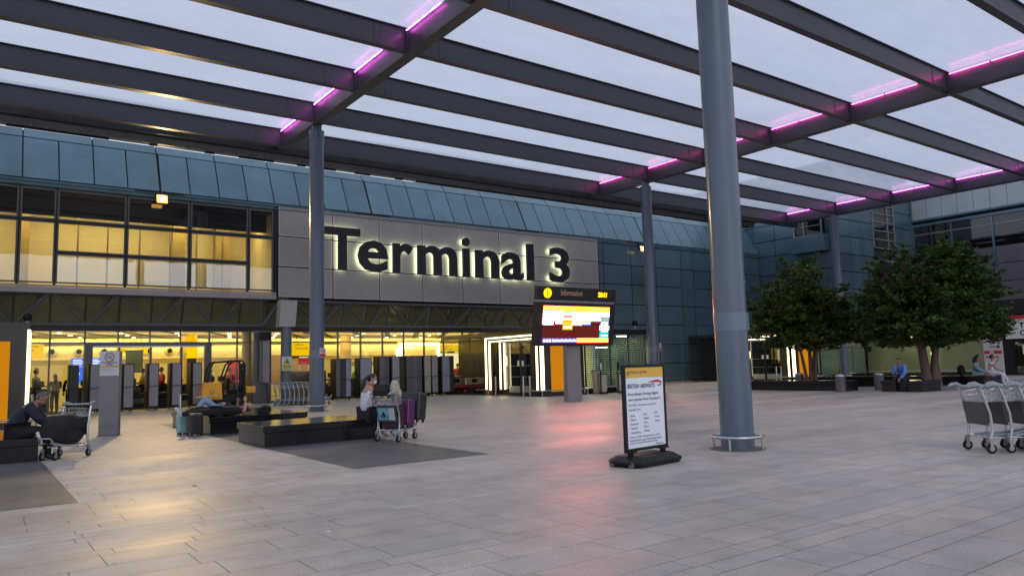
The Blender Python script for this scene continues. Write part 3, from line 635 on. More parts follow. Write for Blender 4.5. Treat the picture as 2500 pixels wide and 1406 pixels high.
# jutting bay with window
m = LMB(TO); m.bb(51.7, 52.6, 30.7, 33.7, 9.55, 10.8); m.build("bay_base", M_clad, tw)
m = LMB(TO)
for y in (31.05, 32.5, 33.35): m.bb(51.95, 52.05, y - 0.05, y + 0.05, 10.8, 13.2)
for z in (10.85, 11.55, 12.25, 12.95): m.bb(51.9, 51.96, 31.0, 33.4, z - 0.035, z + 0.035)
wf = m.build("window", M_frame, tw)
LMB(TO).bb(52.06, 52.1, 31.05, 33.35, 10.8, 13.2).build("pane", mat("black_pane", (0.01, 0.012, 0.014), 0.08), wf)
m = LMB(TO)
for x in (57.6, 59.9, 60.95): m.bb(x - 0.05, x + 0.05, 29.95, 30.03, 10.0, 14)
for z in (10.02, 10.72, 11.42, 12.12, 12.82, 13.5): m.bb(57.55, 61, 29.95, 30.03, z - 0.035, z + 0.035)
wf = m.build("window", M_frame, tw)
LMB(TO).quad((57.6, 30.05, 10), (60.95, 30.05, 10), (60.95, 30.05, 14), (57.6, 30.05, 14)).build("pane", G_up, wf)
m = LMB(TO); m.bb(57.6, 61, 30.9, 31, 10, 14); m.build("room_wall", mat("office_wall", (0.35, 0.36, 0.26), 0.8, 0, 0.3, 1.5), tw)
m = LMB(TO); m.bb(57.7, 59.3, 30.3, 30.5, 11.3, 11.6); m.bb(58.6, 60.4, 30.3, 30.5, 11.6, 11.75); m.build("room_lamp", emit("office_glow", (0.9, 1.0, 0.75), 0.7), tw)
m = LMB(TO)
for x in (57.6, 60.95): m.bb(x - 0.05, x + 0.05, 29.95, 30.03, 7.0, 9.0)
for z in (7.0, 8.1, 9.0): m.bb(57.55, 61, 29.95, 30.03, z - 0.04, z + 0.04)
wf = m.build("window", M_frame, tw); LMB(TO).bb(57.6, 60.95, 29.98, 29.995, 7, 9).build("pane", mat("black_pane", (0.01, 0.012, 0.014), 0.08), wf)

LMB(TO).bb(63.8, 64.12, 29.85, 30.3, 0, 15.2).build("corner_post", M_clad2, tw)
wg = thing("far_wing", "grey panelled wing with ribbon windows at the right edge, above the leafy tree", "building", (64, 18, 0)); WO = Vector((64, 18, 0))
M_wing = mat("wing_panel", (0.38, 0.42, 0.46), 0.45, 0.1, 0.16, 0.5); G_wing = glass("wing_glass", (0.3, 0.33, 0.34), 1.0, 0.03, 0.06); M_wing2 = mat("wing_mauve_panel", (0.13, 0.115, 0.15), 0.35, 0.2, 0.2, 0.5, coat=0.3)
m = LMB(WO); m.bb(64.1, 80, -10, 30, 0, 15.2); m.build("wall_backing", M_joint, wg)
y = 29.9; k = 0
while y > -8:
    for za, zb, mm in ((12.75, 14.9, M_wing),):
        LMB(WO).bb(64, 64.08, y - 1.18, y - 0.01, za, zb - 0.02).build("wall_panel", mm, wg)
    y -= 1.2; k += 1
m = LMB(WO); m.tube([(63.9, 30, 12.6), (63.9, -8, 12.6)], 0.13, 10); m.bb(63.85, 64.05, -8, 30, 12.1, 12.3); m.build("eaves_rail", M_clad2, wg)
y = 29.9; k = 0
while y > -8:
    yb = y - 3.0
    m = LMB(WO); m.bb(63.9, 64.05, y - 0.07, y + 0.07, 5.3, 12.1); m.build("mullion", M_clad, wg)
    f = LMB(WO).bb(63.97, 64.05, yb + 0.08, y - 0.08, 11.4, 11.47).build("window", M_frame, wg)
    LMB(WO).quad((64.0, yb + 0.08, 9.7), (64.0, y - 0.08, 9.7), (64.0, y - 0.08, 12.1), (64.0, yb + 0.08, 12.1)).build("pane", G_wing, f)
    for za, zb in ((8.35, 9.65), (6.95, 8.3), (5.4, 6.9)): LMB(WO).bb(63.98, 64.05, yb + 0.09, y - 0.09, za, zb).build("wall_panel", M_wing2, wg)
    y = yb; k += 1

# ------------------------------------------------------------ entrance porches with light frames
M_or = emit("amber_lightbox", (1.0, 0.36, 0.01), 0.55)
M_casing = mat("porch_casing", (0.03, 0.026, 0.022), 0.35, 0, 0.2, 2, coat=0.3)
M_gold = mat("bronze_casing", (0.16, 0.10, 0.03), 0.35, 0.3, 0.15, 2)
def porch(x0, s, label, deep=True, lit=True):
    p = thing("entrance_porch", label, "porch", (x0, 28.3, 0), 0, "light framed porches on the terminal front")
    X = lambda u: s * u
    m = MB()
    m.bb(X(0), X(2.65), 0, 9.6, 3.12, 3.34); m.bb(X(0), X(0.5), 0.0, 0.1, 0, 3.12); m.bb(X(2.28), X(2.65), 0, 0.1, 0, 3.12)
    m.bb(X(0.5), X(2.28), 0, 0.1, 2.75, 3.12); m.bb(X(0.5), X(2.28), 0, 0.1, 0, 0.22); m.bb(X(2.55), X(2.65), 0.12, 9.6, 0, 3.12)
    m.bb(X(0.02), X(0.3), 0.6, 1.0, 0, 3.1)
    m.bb(X(1.2), X(1.3), 1.0, 9.6, 0, 3.1)
    m.build("casing", M_casing, p)
    o = MB().bb(X(0.5), X(2.28), 0.04, 0.08, 0.22, 2.75).build("orange_panel", M_or, p)
    m = MB()
    for y, zt, zb in ((0.08, 3.04, 0.28), (4.86, 3.04, 0.28), (0.42, 2.86, 0.28), (4.5, 2.86, 0.28)): m.bb(X(-0.05), X(0.0), y - 0.045, y + 0.045, zb, zt)
    m.bb(X(-0.05), X(0), 0.126, 4.814, 2.97, 3.04); m.bb(X(-0.05), X(0), 0.466, 4.454, 2.80, 2.86)
    m.bb(X(0.45), X(0.5), 4.2, 4.28, 0.3, 2.75); m.bb(X(0.45), X(0.5), 3.82, 3.89, 0.3, 2.75)
    m.bb(X(-0.03), X(0.05), -0.04, -0.002, 0.33, 3.12)
    m.build("light_frame", E_warm, p)
    m = MB(); m.bb(X(0), X(0.45), 4.95, 5.05, 0, 3.1); m.bb(X(0.02), X(0.2), 0.13, 4.8, 3.045, 3.1); m.build("jamb_lining", M_gold, p)
    # door leaves in the light frame
    for ya, yb in ((1.42, 2.6), (2.66, 3.7)):
        f = MB(); w = 0.05
        f.bb(X(0.62), X(0.68), ya, ya + w, 0.03, 2.75); f.bb(X(0.62), X(0.68), yb - w, yb, 0.03, 2.75); f.bb(X(0.62), X(0.68), ya + w, yb - w, 2.7, 2.75); f.bb(X(0.62), X(0.68), ya + w, yb - w, 0.03, 0.12)
        d = f.build("door", M_casing, p)
        MB().bb(X(0.64), X(0.65), ya + w, yb - w, 0.12, 2.7).build("glass", G_dark, d)
        q = MB()
        for z in (0.95, 1.52):
            for k in range(5): q.bb(X(0.625), X(0.632), ya + 0.16 + k * 0.19, ya + 0.2 + k * 0.19, z - 0.02, z + 0.02)
        q.bb(X(0.62), X(0.63), ya + 0.08 if ya > 2 else yb - 0.24, ya + 0.24 if ya > 2 else yb - 0.08, 1.5, 1.78)
        q.build("sticker", M_white, d)
        MB().bb(X(0.6), X(0.615), ya + w, yb - w, 0.14, 0.48).build("kick_plate", mat("kick_plate", (0.4, 0.4, 0.34), 0.4, 0.3, 0.1, 3), d)
    MB().bb(X(0.64), X(0.66), 3.72, 4.9, 0.05, 2.75).build("side_glass", G_shop, p); MB().bb(X(0.64), X(0.66), 0.45, 1.38, 0.05, 2.75).build("side_glass", G_shop, p)
    m = MB(); m.bb(X(0.60), X(0.61), 3.75, 4.1, 1.55, 2.05); m.bb(X(0.60), X(0.61), 0.9, 1.2, 1.55, 2.1); m.build("notice", M_white, p)
    m = MB(); m.quad((X(0.01), 5.05, 0.1), (X(0.01), 9.6, 0.1), (X(0.01), 9.6, 3.1), (X(0.01), 5.05, 3.1)); m.build("side_glass", G_shop, p)
    m = MB(); m.bb(X(0), X(0.08), 5.06, 9.6, 0.0, 0.1); m.bb(X(-0.04), X(0.6), 0.1, 5.0, 0.005, 0.03); m.build("sill", M_casing, p)
    for u, y in ((-0.35, 3.55), (-0.35, 1.15), (-0.05, 1.0)): MB().cyl((X(u), y, 0.5), 0.04, 1.0, 12).build("guard_post", M_steel, p, smooth=True)
    m = MB()
    m.tube([(X(-0.3), 5.5, 0.3), (X(-0.3), 4.3, 0.3)], 0.025, 8); m.cyl((X(-0.3), 4.3, 0.14), 0.02, 0.28, 8); m.build("door_guard", M_steel, p); m = MB()
    m.tube([(X(-0.3), 1.3, 0.3), (X(-0.3), -0.28, 0.3), (X(2.7), -0.28, 0.3)], 0.025, 8)
    for u, y in ((-0.3, -0.28), (1.2, -0.28), (2.6, -0.28)): m.cyl((X(u), y, 0.14), 0.02, 0.28, 8)
    m.build("door_guard", M_steel, p)
    return p
porch(1.5, -1, "porch cut off by the left edge, orange panel and one bright light bar")
porch(22.4, 1, "light framed entrance porch directly behind the information display")
porch(43.2, 1, "light framed entrance porch seen behind the left tree")

# green mesh shelters beside two porches
mm = bpy.data.materials.new("green_mesh"); mm.use_nodes = True; t = mm.node_tree; b = t.nodes["Principled BSDF"]
b.inputs["Base Color"].default_value = (0.07, 0.12, 0.11, 1); b.inputs["Roughness"].default_value = 0.35
tcn = t.nodes.new("ShaderNodeTexCoord"); vo = t.nodes.new("ShaderNodeTexVoronoi"); vo.inputs["Randomness"].default_value = 0.0; vo.inputs["Scale"].default_value = 9.0
mp = t.nodes.new("ShaderNodeMapping"); mp.inputs["Scale"].default_value = (1.0, 1.0, 1.0)
sx_ = t.nodes.new("ShaderNodeSeparateXYZ"); cx_ = t.nodes.new("ShaderNodeCombineXYZ"); ad_ = t.nodes.new("ShaderNodeMath")
t.links.new(tcn.outputs["Object"], sx_.inputs[0]); t.links.new(sx_.outputs[0], ad_.inputs[0]); t.links.new(sx_.outputs[1], ad_.inputs[1]); t.links.new(ad_.outputs[0], cx_.inputs[0]); t.links.new(sx_.outputs[2], cx_.inputs[1])
vo.voronoi_dimensions = '2D'; t.links.new(cx_.outputs[0], vo.inputs["Vector"])
sp = t.nodes.new("ShaderNodeMath"); sp.operation = 'LESS_THAN'; sp.inputs[1].default_value = 0.36; t.links.new(vo.outputs["Distance"], sp.inputs[0])
trn = t.nodes.new("ShaderNodeBsdfTransparent"); trn.inputs["Color"].default_value = (0.9, 0.97, 0.85, 1); mxs = t.nodes.new("ShaderNodeMixShader")
t.links.new(sp.outputs[0], mxs.inputs[0]); t.links.new(b.outputs[0], mxs.inputs[1]); t.links.new(trn.outputs[0], mxs.inputs[2]); t.links.new(mxs.outputs[0], t.nodes["Material Output"].inputs["Surface"])
def shelter(x0, x1, label):
    p = thing("mesh_shelter", label, "shelter", (x0, 28.3, 0), 0, "green mesh shelters beside the porches"); w = x1 - x0
    m = MB(); m.quad((0.1, 0.0, 0.3), (w - 0.06, 0.0, 0.3), (w - 0.06, 0.0, 2.95), (0.1, 0.0, 2.95)); m.build("mesh_screen", mm, p)
    m = MB(); m.quad((w - 0.03, 0.0, 0.3), (w - 0.03, 4, 0.3), (w - 0.03, 4, 2.95), (w - 0.03, 0.0, 2.95)); m.build("mesh_screen", mm, p)
    m = MB(); m.bb(0, w, -0.1, 4.2, 3.0, 3.26); m.bb(0.0, 0.08, -0.03, 0.03, 0, 3.0); m.bb(w - 0.05, w, -0.03, 0.03, 0, 3.0)
    for x in (w * 0.42, w * 0.72): m.bb(x - 0.03, x + 0.03, 0.04, 0.1, 0, 3.0)
    m.build("roof_frame", M_dark, p)
    m = MB(); m.bb(0.3, w - 0.2, 4.0, 4.1, 0.2, 2.9); m.build("back_panel", mat("shelter_back", (0.5, 0.52, 0.36), 0.6, 0, 0.15, 0.8), p)
    m = MB(); m.bb(0.0, w + 0.1, -0.15, 0.3, 0.0, 0.06); m.bb(0.05, w, 0.02, 0.06, 0.06, 0.28)
    for k in range(int(w / 0.45)): m.bb(0.2 + k * 0.45, 0.23 + k * 0.45, -0.06, -0.02, 0.06, 0.32)
    m.build("base_frame", M_granite, p)
    m = MB(); m.tube([(-0.2, -0.2, 0.34), (w * 0.7, -0.2, 0.34)], 0.028, 8); m.build("rail", M_steel, p)
    m = MB()
    for x, y, z in ((0.9, 1.6, 2.2), (2.5, 1.4, 2.35), (3.5, 0.8, 2.93)):
        if x < w: m.bb(x - 0.4, x + 0.4, y - 0.04, y + 0.04, z, z + 0.05)
    m.build("strip_lamp", E_white, p)
    area("shelter_lamp", (w / 2, 2.2, 2.9), (w * 0.7, 1.5), (0, 0, 0), 260, (1.0, 0.86, 0.5), p)
    return p
shelter(25.1, 29.5, "green mesh screened shelter lit from inside, right of the central porch")
shelter(46.1, 51.9, "green mesh screened shelter seen between the two trees")

# ------------------------------------------------------------ right-hand ground floor
pod = thing("test_centre_front", "dark ground floor frontage with greenish glass and double door at the right edge", "shop front", (55, 19, 0)); PO = Vector((55, 19, 0))
m = LMB(PO); m.bb(55.1, 64, -8, 29.9, 0, 4.9); m.bb(55.0, 55.1, -8, 29.9, 3.95, 4.93); m.bb(55.02, 55.1, -8, 29.9, 0, 0.15); m.build("wall", M_dark, pod)
M_olv = mat("backlit_green_glass", (0.20, 0.24, 0.12), 0.25, 0, 0.12, 0.5, coat=0.4)
for ya, yb in ((25.2, 29.8), (21.0, 25.1)):
    LMB(PO).bb(55.0, 55.08, ya, yb, 0.2, 2.5).build("glass_panel", M_olv, pod)
    LMB(PO).bb(55.0, 55.08, ya, yb, 2.54, 3.9).build("glass_panel", mat("grey_green_panel", (0.10, 0.125, 0.10), 0.3, 0, 0.15, 0.5), pod)
LMB(PO).bb(55.0, 55.06, 16, 20.9, 3.9, 3.945).build("canopy_lip", M_blackp, pod)
m = LMB(PO)
for ya, yb in ((18.6, 19.95), (17.15, 18.5)):
    m2 = LMB(PO); w = 0.07
    m2.bb(54.9, 55.0, ya, ya + w, 0.05, 2.25); m2.bb(54.9, 55.0, yb - w, yb, 0.05, 2.25); m2.bb(54.9, 55.0, ya + w, yb - w, 2.18, 2.25); d = m2.build("door", M_black, pod)
    LMB(PO).bb(54.94, 54.96, ya + w, yb - w, 0.1, 2.18).build("glass", G_dark, d)
LMB(PO).bb(54.88, 54.9, 19.0, 19.45, 1.35, 1.95).build("poster", M_white, pod)
m = LMB(PO); m.tube([(54.6, 29.8, 0.35), (54.6, 20.6, 0.35)], 0.03, 8)
for y in (29, 27, 25, 23, 21): m.cyl((54.6, y, 0.17), 0.02, 0.34, 8)
m.build("rail", M_steel, pod)
m = LMB(PO); m.bb(54.8, 54.9, 25.0, 25.1, 0.6, 3.3); m.build("light_strip", E_warm, pod)
m = LMB(PO); m.bb(54.6, 54.98, 26.2, 26.6, 2.9, 3.1); m.build("wall_lamp", emit("amber_wall_lamp", (1.0, 0.75, 0.35), 30), pod)
tc_ = thing("wall_sign", "white sign with red top band reading Test Centre, at the right edge", "sign", (54.8, 20.2, 2.35))
MB().bb(-0.06, 0, -4.5, 0.1, 0, 1.25).build("board", M_white, tc_)
MB().bb(-0.07, -0.001, -4.5, 0.1, 1.252, 1.5).build("red_band", mat("sign_red", (0.55, 0.02, 0.03), 0.5), tc_)
M_txt = mat("black_print", (0.015, 0.015, 0.018), 0.6)
text_mesh("Test", "lettering", M_txt, tc_, face_dir(-0.065, -0.72, 0.68, R(-90)), 0.5, 0.002, 0.012)
text_mesh("Centre", "lettering", M_txt, tc_, face_dir(-0.065, -0.72, 0.2, R(-90)), 0.5, 0.002, 0.012)
m = MB(); n = 20
m.tube([(-0.065, -0.32 + 0.27 * math.cos(R(-130 + 260 * k / n)), 0.62 + 0.27 * math.sin(R(-130 + 260 * k / n))) for k in range(n + 1)], 0.04, 6)
m.build("round_mark", M_txt, tc_)
d2 = thing("entrance_totem", "white freestanding panel reading D2 Entrance in front of the dark shopfront", "sign", (51.1, 19.7, 0))
MB().bb(-0.06, 0.06, -0.52, 0.52, 0.0, 2.4).build("board", mat("sign_white", (0.55, 0.52, 0.54), 0.5, 0, 0.05, 2), d2)
MB().bb(-0.063, -0.061, -0.5, 0.5, 1.42, 1.62).build("red_panel", mat("sign_red", (0.55, 0.02, 0.03), 0.5), d2)
text_mesh("D2", "lettering", M_white, d2, face_dir(-0.066, 0.19, 1.45, R(-90)), 0.2, 0.002, 0.006)
text_mesh("Entrance", "lettering", M_txt, d2, face_dir(-0.063, 0.42, 1.17, R(-90)), 0.2, 0.002, 0.006)
m = MB(); m.bb(-0.064, -0.061, -0.35, 0.2, 1.83, 1.88); m.add([(-0.064, -0.45, 1.855), (-0.064, -0.25, 1.97), (-0.064, -0.25, 1.74)], [(0, 1, 2)]); m.bb(-0.064, -0.061, -0.1, 0.16, 0.6, 0.62); m.bb(-0.064, -0.061, -0.14, 0.12, 0.38, 0.41); m.bb(-0.064, -0.061, -0.22, -0.16, 1.45, 1.5); m.build("arrow", M_txt, d2)

# ------------------------------------------------------------ information display
inf = thing("information_display", "large tilted electronic information board glowing orange and white on a grey post", "display", (20.2, 23.45, 0))
m = MB(); v = []
for z, hw, hd in ((0, 0.33, 0.2), (2.6, 0.30, 0.18), (4.3, 0.28, 0.1)): v += [(-hw, -hd, z), (hw, -hd, z), (hw, hd, z), (-hw, hd, z)]
fs = [(3, 2, 1, 0), (8, 9, 10, 11)]
for k in (0, 4):
    for j in range(4): fs.append((k + j, k + (j + 1) % 4, k + 4 + (j + 1) % 4, k + 4 + j))
q = Matrix.Rotation(R(-14), 3, 'Z'); m.add([q @ Vector(p) + Vector((0.14, 0.28, 0)) for p in v], fs); m.build("post", mat("post_grey", (0.24, 0.235, 0.25), 0.45, 0, 0.1, 2), inf, bevel=0.01)
TM = Matrix.Translation((0.0, -0.12, 2.28)) @ Matrix.Rotation(R(8.5), 4, 'X')     # board leans its top towards the plaza
def tb(x0, x1, y0, y1, z0, z1, name, m_, par=inf, bev=0):
    q = MB().bb(x0, x1, y0, y1, z0, z1); q.v = [tuple(TM @ Vector(p)) for p in q.v]; return q.build(name, m_, par, bevel=bev)
M_disp = mat("display_black", (0.014, 0.010, 0.013), 0.35, 0, 0.1, 2)
tb(-2.14, 2.14, 0.0, 0.22, 0.0, 1.76, "display_case", M_disp, bev=0.01)
tb(-2.14, 2.14, 0.0, 0.2, 1.86, 2.4, "header_panel", M_disp, bev=0.01)
tb(-2.1, 2.1, 0.03, 0.16, 1.765, 1.855, "divider", M_galv)
scrn = tb(-1.78, 1.80, -0.012, -0.001, 0.14, 1.62, "screen", emit("screen_black_level", (1.0, 0.15, 0.13), 0.12))
LEDS = 15.0
def cell(u0, u1, v0, v1, c, s=1.0, pad=0.0):
    x0, x1 = -1.78 + 3.58 * u0, -1.78 + 3.58 * u1; z0, z1 = 1.62 - 1.48 * v1, 1.62 - 1.48 * v0
    q = MB().bb(x0 + pad, x1 - pad, -0.018, -0.0125, z0 + pad, z1 - pad); q.v = [tuple(TM @ Vector(p)) for p in q.v]
    return q, emit("led_%d_%d_%d_%d" % (c[0] * 999, c[1] * 999, c[2] * 999, s * 10), c, LEDS * s * (1.35 if max(c) >= 1.0 else 1.0))
W_ = (1.0, 0.38, 0.34); Yh = (1.0, 0.10, 0.008); W7 = 1 / 7
cells = [(0, 1, 0, .15, Yh, 1.1)]
for c in range(7):
    if c != 2: cells.append((c * W7, (c + 1) * W7, .15, .27, W_, 1.2))
cells += [(2 * W7, 3 * W7, .15, .275, (0.01, 0.03, 0.04), .6), (2 * W7 + .01, 3 * W7 - .01, .19, .24, (0.8, 0.95, 1), 1.0),
 (0, 2 * W7, .275, .395, W_, 1.2), (2 * W7, 3 * W7, .28, .40, (1, .02, .002), 1.0), (2 * W7 + .015, 3 * W7 - .02, .32, .36, (1, .8, .55), 1.0), (3 * W7, 4 * W7, .28, .40, (.85, .75, 1), 1.0), (3 * W7 + .01, 4 * W7 - .01, .29, .325, (.02, .025, .09), .9),
 (4 * W7 + .003, 5 * W7, .28, .40, (.85, .85, 1), 1.0), (4 * W7 + .01, 5 * W7 - .01, .29, .33, (.01, .025, .095), .9), (5 * W7, 6 * W7, .275, .395, W_, 1.2), (6 * W7, 1, .29, .40, (.03, .05, .045), .8),
 (0, W7, .395, .51, W_, 1.2), (W7, 2 * W7, .40, .515, (.06, .002, .01), .8), (W7 + .035, 2 * W7 - .01, .44, .475, (1, .8, .85), .8), (2 * W7, 3 * W7, .405, .525, (1, .035, .002), 1.0), (3 * W7, 4 * W7, .40, .515, W_, 1.1), (4 * W7 + .003, 5 * W7, .405, .52, (.004, .012, .09), .8), (4 * W7 + .02, 5 * W7 - .02, .44, .48, (.8, .85, 1), .9), (6 * W7, 1, .405, .52, (.012, .005, .05), .7), (6 * W7 + .02, 1 - .02, .43, .49, (.85, .8, 1), .9),
 (2 * W7, 3 * W7, .53, .64, (1, .03, .004), 1.3), (2 * W7 + .02, 3 * W7 - .02, .56, .60, (1, .75, .4), 1.0), (6 * W7, 1, .53, .64, (.75, .95, .85), .9), (6 * W7, 6 * W7 + .03, .545, .625, (.02, .06, .005), .8),
 (6 * W7, 1, .645, .755, (.002, .04, .06), .9), (6 * W7, 1, .755, .87, (.005, .06, .055), .9), (6 * W7 + .03, 1 - .02, .67, .70, (.7, .95, 1), .9), (6 * W7 + .03, 1 - .02, .79, .82, (.7, .98, .95), .9),
 (5 * W7 + .01, 6 * W7 - .01, .16, .255, (.08, .02, .003), .9), (5 * W7 + .018, 6 * W7 - .018, .175, .24, (1, .85, .7), 1.1),
 (0, .505, .885, 1, (.03, .025, .16), .6), (.51, 1, .88, 1, (1, .065, .01), 1.1)]
for i, (a, b_, c, d, colr, s_) in enumerate(cells):
    q, me_ = cell(a, b_, c, d, colr, s_)
    q.v = [(p[0], p[1] - 0.0009 * i, p[2]) for p in q.v]
    q.build("screen_tile", me_, scrn)
M_bar = mat("screen_print", (0.25, 0.2, 0.02), 0.6)
for i, ch in enumerate("ABCDEFG"): text_mesh(ch, "lettering", M_bar, scrn, TM @ face_y(-1.78 + 3.58 * (i + .38) * W7, -0.055, 1.62 - 1.48 * .13), 0.17, 0.001)
m = MB()
for k in range(3): m.cyl((-1.70 + 0.13 * k + (0.03 if k else 0), -0.07, 0.225), 0.05, 0.008, 14, axis='Y')
for k in range(17): m.bb(-1.28 + 0.075 * k, -1.28 + 0.075 * k + 0.055, -0.07, -0.065, 0.19, 0.25 + 0.02 * (k % 3 == 0))
m.v = [tuple(TM @ Vector(p)) for p in m.v]; m.build("screen_tile", emit("led_text_white", (0.9, 0.9, 1.0), 5), scrn)
m = MB(); m.cyl((-1.62, -0.012, 2.13), 0.2, 0.02, 32, axis='Y'); m.v = [tuple(TM @ Vector(p)) for p in m.v]; m.build("information_mark", emit("yellow_disc", (1.0, 0.66, 0.01), 1.6), inf)
text_mesh("i", "lettering", mat("disc_print", (0.5, 0.25, 0.0), 0.5), inf, TM @ face_y(-1.66, -0.026, 2.03), 0.3, 0.001, 0.008)
text_mesh("Information", "lettering", mat("brass_letters", (0.8, 0.48, 0.24), 0.4, 0.2), inf, TM @ face_y(-0.92, -0.006, 2.06), 0.30, 0.004, box=(1.15, 0.23))
text_mesh("20:11", "clock", emit("clock_amber", (1.0, 0.30, 0.0), 7), inf, TM @ face_y(1.12, -0.008, 2.05), 0.3, 0.002, 0.012, box=(0.48, 0.2))

# ------------------------------------------------------------ airline poster on its weighted stand
ps = thing("pavement_sign", "black framed poster on weighted stand, yellow header reading Airline update", "sign", (8.42, 8.16, 0), R(6))
m = MB()
prof = [(-0.60, -0.17), (-0.50, -0.30), (0.50, -0.30), (0.60, -0.17), (0.60, 0.20), (0.50, 0.33), (-0.50, 0.33), (-0.60, 0.20)]
for k, (z, sc) in enumerate(((0.0, 0.9), (0.06, 1.0), (0.09, 1.0), (0.155, 0.78))):
    for x, y in prof:
        zz = z - (0.025 * (1 - abs(x) / 0.6) if (z > 0.05 and y < 0) else 0)
        m.v.append((x * sc, y * sc, zz))
n = len(prof)
for k in range(3):
    for j in range(n): m.f.append((k * n + j, k * n + (j + 1) % n, (k + 1) * n + (j + 1) % n, (k + 1) * n + j))
m.f += [tuple(reversed(range(n))), tuple(3 * n + j for j in range(n))]; m.mi = [0] * len(m.f)
m.build("weighted_base", M_blackp, ps, bevel=0.012)
for y in (-0.17, 0.2):
    w_ = MB().cyl((-0.575, y, 0.045), 0.045, 0.03, 18, axis='X').build("wheel", mat("wheel_grey", (0.12, 0.12, 0.12), 0.5), ps)
for x in (-0.37, 0.42):
    m = MB()
    for dx in (-0.03, 0.03): m.bb(x + dx - 0.018, x + dx + 0.018, -0.02, 0.02, 0.11, 0.23)
    m.bb(x - 0.1, x + 0.1, -0.045, 0.045, 0.20, 0.225)
    m.build("post", M_blackp, ps)
bx0, bx1, bz0, bz1 = -0.49, 0.53, 0.215, 1.51
m = MB(); w = 0.045
m.bb(bx0, bx1, -0.03, 0.03, bz0, bz0 + w); m.bb(bx0, bx1, -0.03, 0.03, bz1 - w, bz1); m.bb(bx0, bx0 + w, -0.03, 0.03, bz0 + w, bz1 - w); m.bb(bx1 - w, bx1, -0.03, 0.03, bz0 + w, bz1 - w); m.bb(bx0 + w, bx1 - w, -0.01, 0.022, bz0 + w, bz1 - w)
m.build("frame", M_blackp, ps, bevel=0.006)
px0, px1 = bx0 + w, bx1 - w; pw = px1 - px0; pz1 = bz1 - w; pz0 = bz0 + w
MB().bb(px0, px1, -0.016, -0.012, pz0, pz1).build("poster", mat("poster_white", (0.80, 0.86, 0.95), 0.35, 0, 0.03, 2, coat=0.3), ps)
MB().bb(px0, px1, -0.0195, -0.0165, pz1 - 0.155, pz1).build("poster_header", mat("poster_yellow", (0.80, 0.46, 0.06), 0.45, 0, 0.04, 2), ps)
M_pr = mat("poster_print", (0.11, 0.115, 0.13), 0.5); M_pg = mat("poster_grey_print", (0.28, 0.30, 0.34), 0.5); M_blue = mat("poster_blue", (0.015, 0.05, 0.22), 0.5); M_red = mat("poster_red", (0.5, 0.02, 0.05), 0.5)
Yt = -0.0215
def pt(s, u, z, size, m_, off=0.0, box=None):
    text_mesh(s, "lettering", m_, ps, face_y(px0 + u * pw, Yt, z), size, 0.0008, off, box=(box[0] * pw, box[1]) if box else None)
m = MB(); m.cyl((px0 + 0.075 * pw, Yt, pz1 - 0.085), 0.032, 0.002, 24, axis='Y'); m.build("information_mark", M_pr, ps)
text_mesh("i", "lettering", M_white, ps, face_y(px0 + 0.062 * pw, Yt - 0.003, pz1 - 0.106), 0.058, 0.0008, 0.002)
pt("Airline update", .13, pz1 - .105, .07, M_pr, 0, (.44, .062))
pt("BRITISH AIRWAYS", .05, pz1 - .315, .1, M_blue, 0, (.71, .068))
m = MB()
rib = [(0.60, .225, .232), (0.70, .212, .236), (0.80, .200, .236), (0.88, .203, .238), (0.93, .215, .250), (0.955, .24, .262)]
for a, b_ in zip(rib, rib[1:]):
    m.quad((px0 + a[0] * pw, Yt, pz1 - a[1]), (px0 + a[0] * pw, Yt, pz1 - a[2]), (px0 + b_[0] * pw, Yt, pz1 - b_[2]), (px0 + b_[0] * pw, Yt, pz1 - b_[1]))
m.build("ribbon_mark", M_red, ps)
m = MB(); m.add([(px0 + .955 * pw, Yt, pz1 - .258), (px0 + .93 * pw, Yt, pz1 - .285), (px0 + .87 * pw, Yt, pz1 - .298), (px0 + .83 * pw, Yt, pz1 - .285), (px0 + .90 * pw, Yt, pz1 - .272)], [(0, 1, 2, 3, 4)]); m.build("ribbon_mark", M_blue, ps)
pt("Most British Airways flights", .05, pz1 - .435, .06, M_pr, 0, (.80, .056)); pt("now operate from Terminal 5.", .05, pz1 - .515, .06, M_pr, 0, (.86, .056))
pt("The ONLY destinations served by", .05, pz1 - .59, .045, M_pg, 0, (.72, .042)); pt("Terminal 3 are:", .05, pz1 - .65, .045, M_pg, 0, (.31, .036))
for i, s_ in enumerate(("Bastia", "Billund", "Bucharest", "Gibraltar", "Gothenburg")): pt(s_, .09, pz1 - .735 - i * .063, .046, M_pg)
for i, s_ in enumerate(("Lyon", "Naples", "Oslo", "Porto", "Pristina")): pt(s_, .43, pz1 - .725 - i * .063, .046, M_pg)
for i, s_ in enumerate(("Pula", "Tirana", "Vienna")): pt(s_, .72, pz1 - .715 - i * .063, .046, M_pg)
pt("Check your flight booking details to confirm", .05, pz1 - 1.06, .04, M_pg, 0, (.80, .036)); pt("which terminal to use. A free terminal transfer", .05, pz1 - 1.105, .04, M_pg, 0, (.84, .036)); pt("train service operates between terminals.", .05, pz1 - 1.15, .04, M_pg, 0, (.74, .036))
pt("Heathrow", .73, pz1 - 1.19, .045, M_pg, 0, (.2, .03))

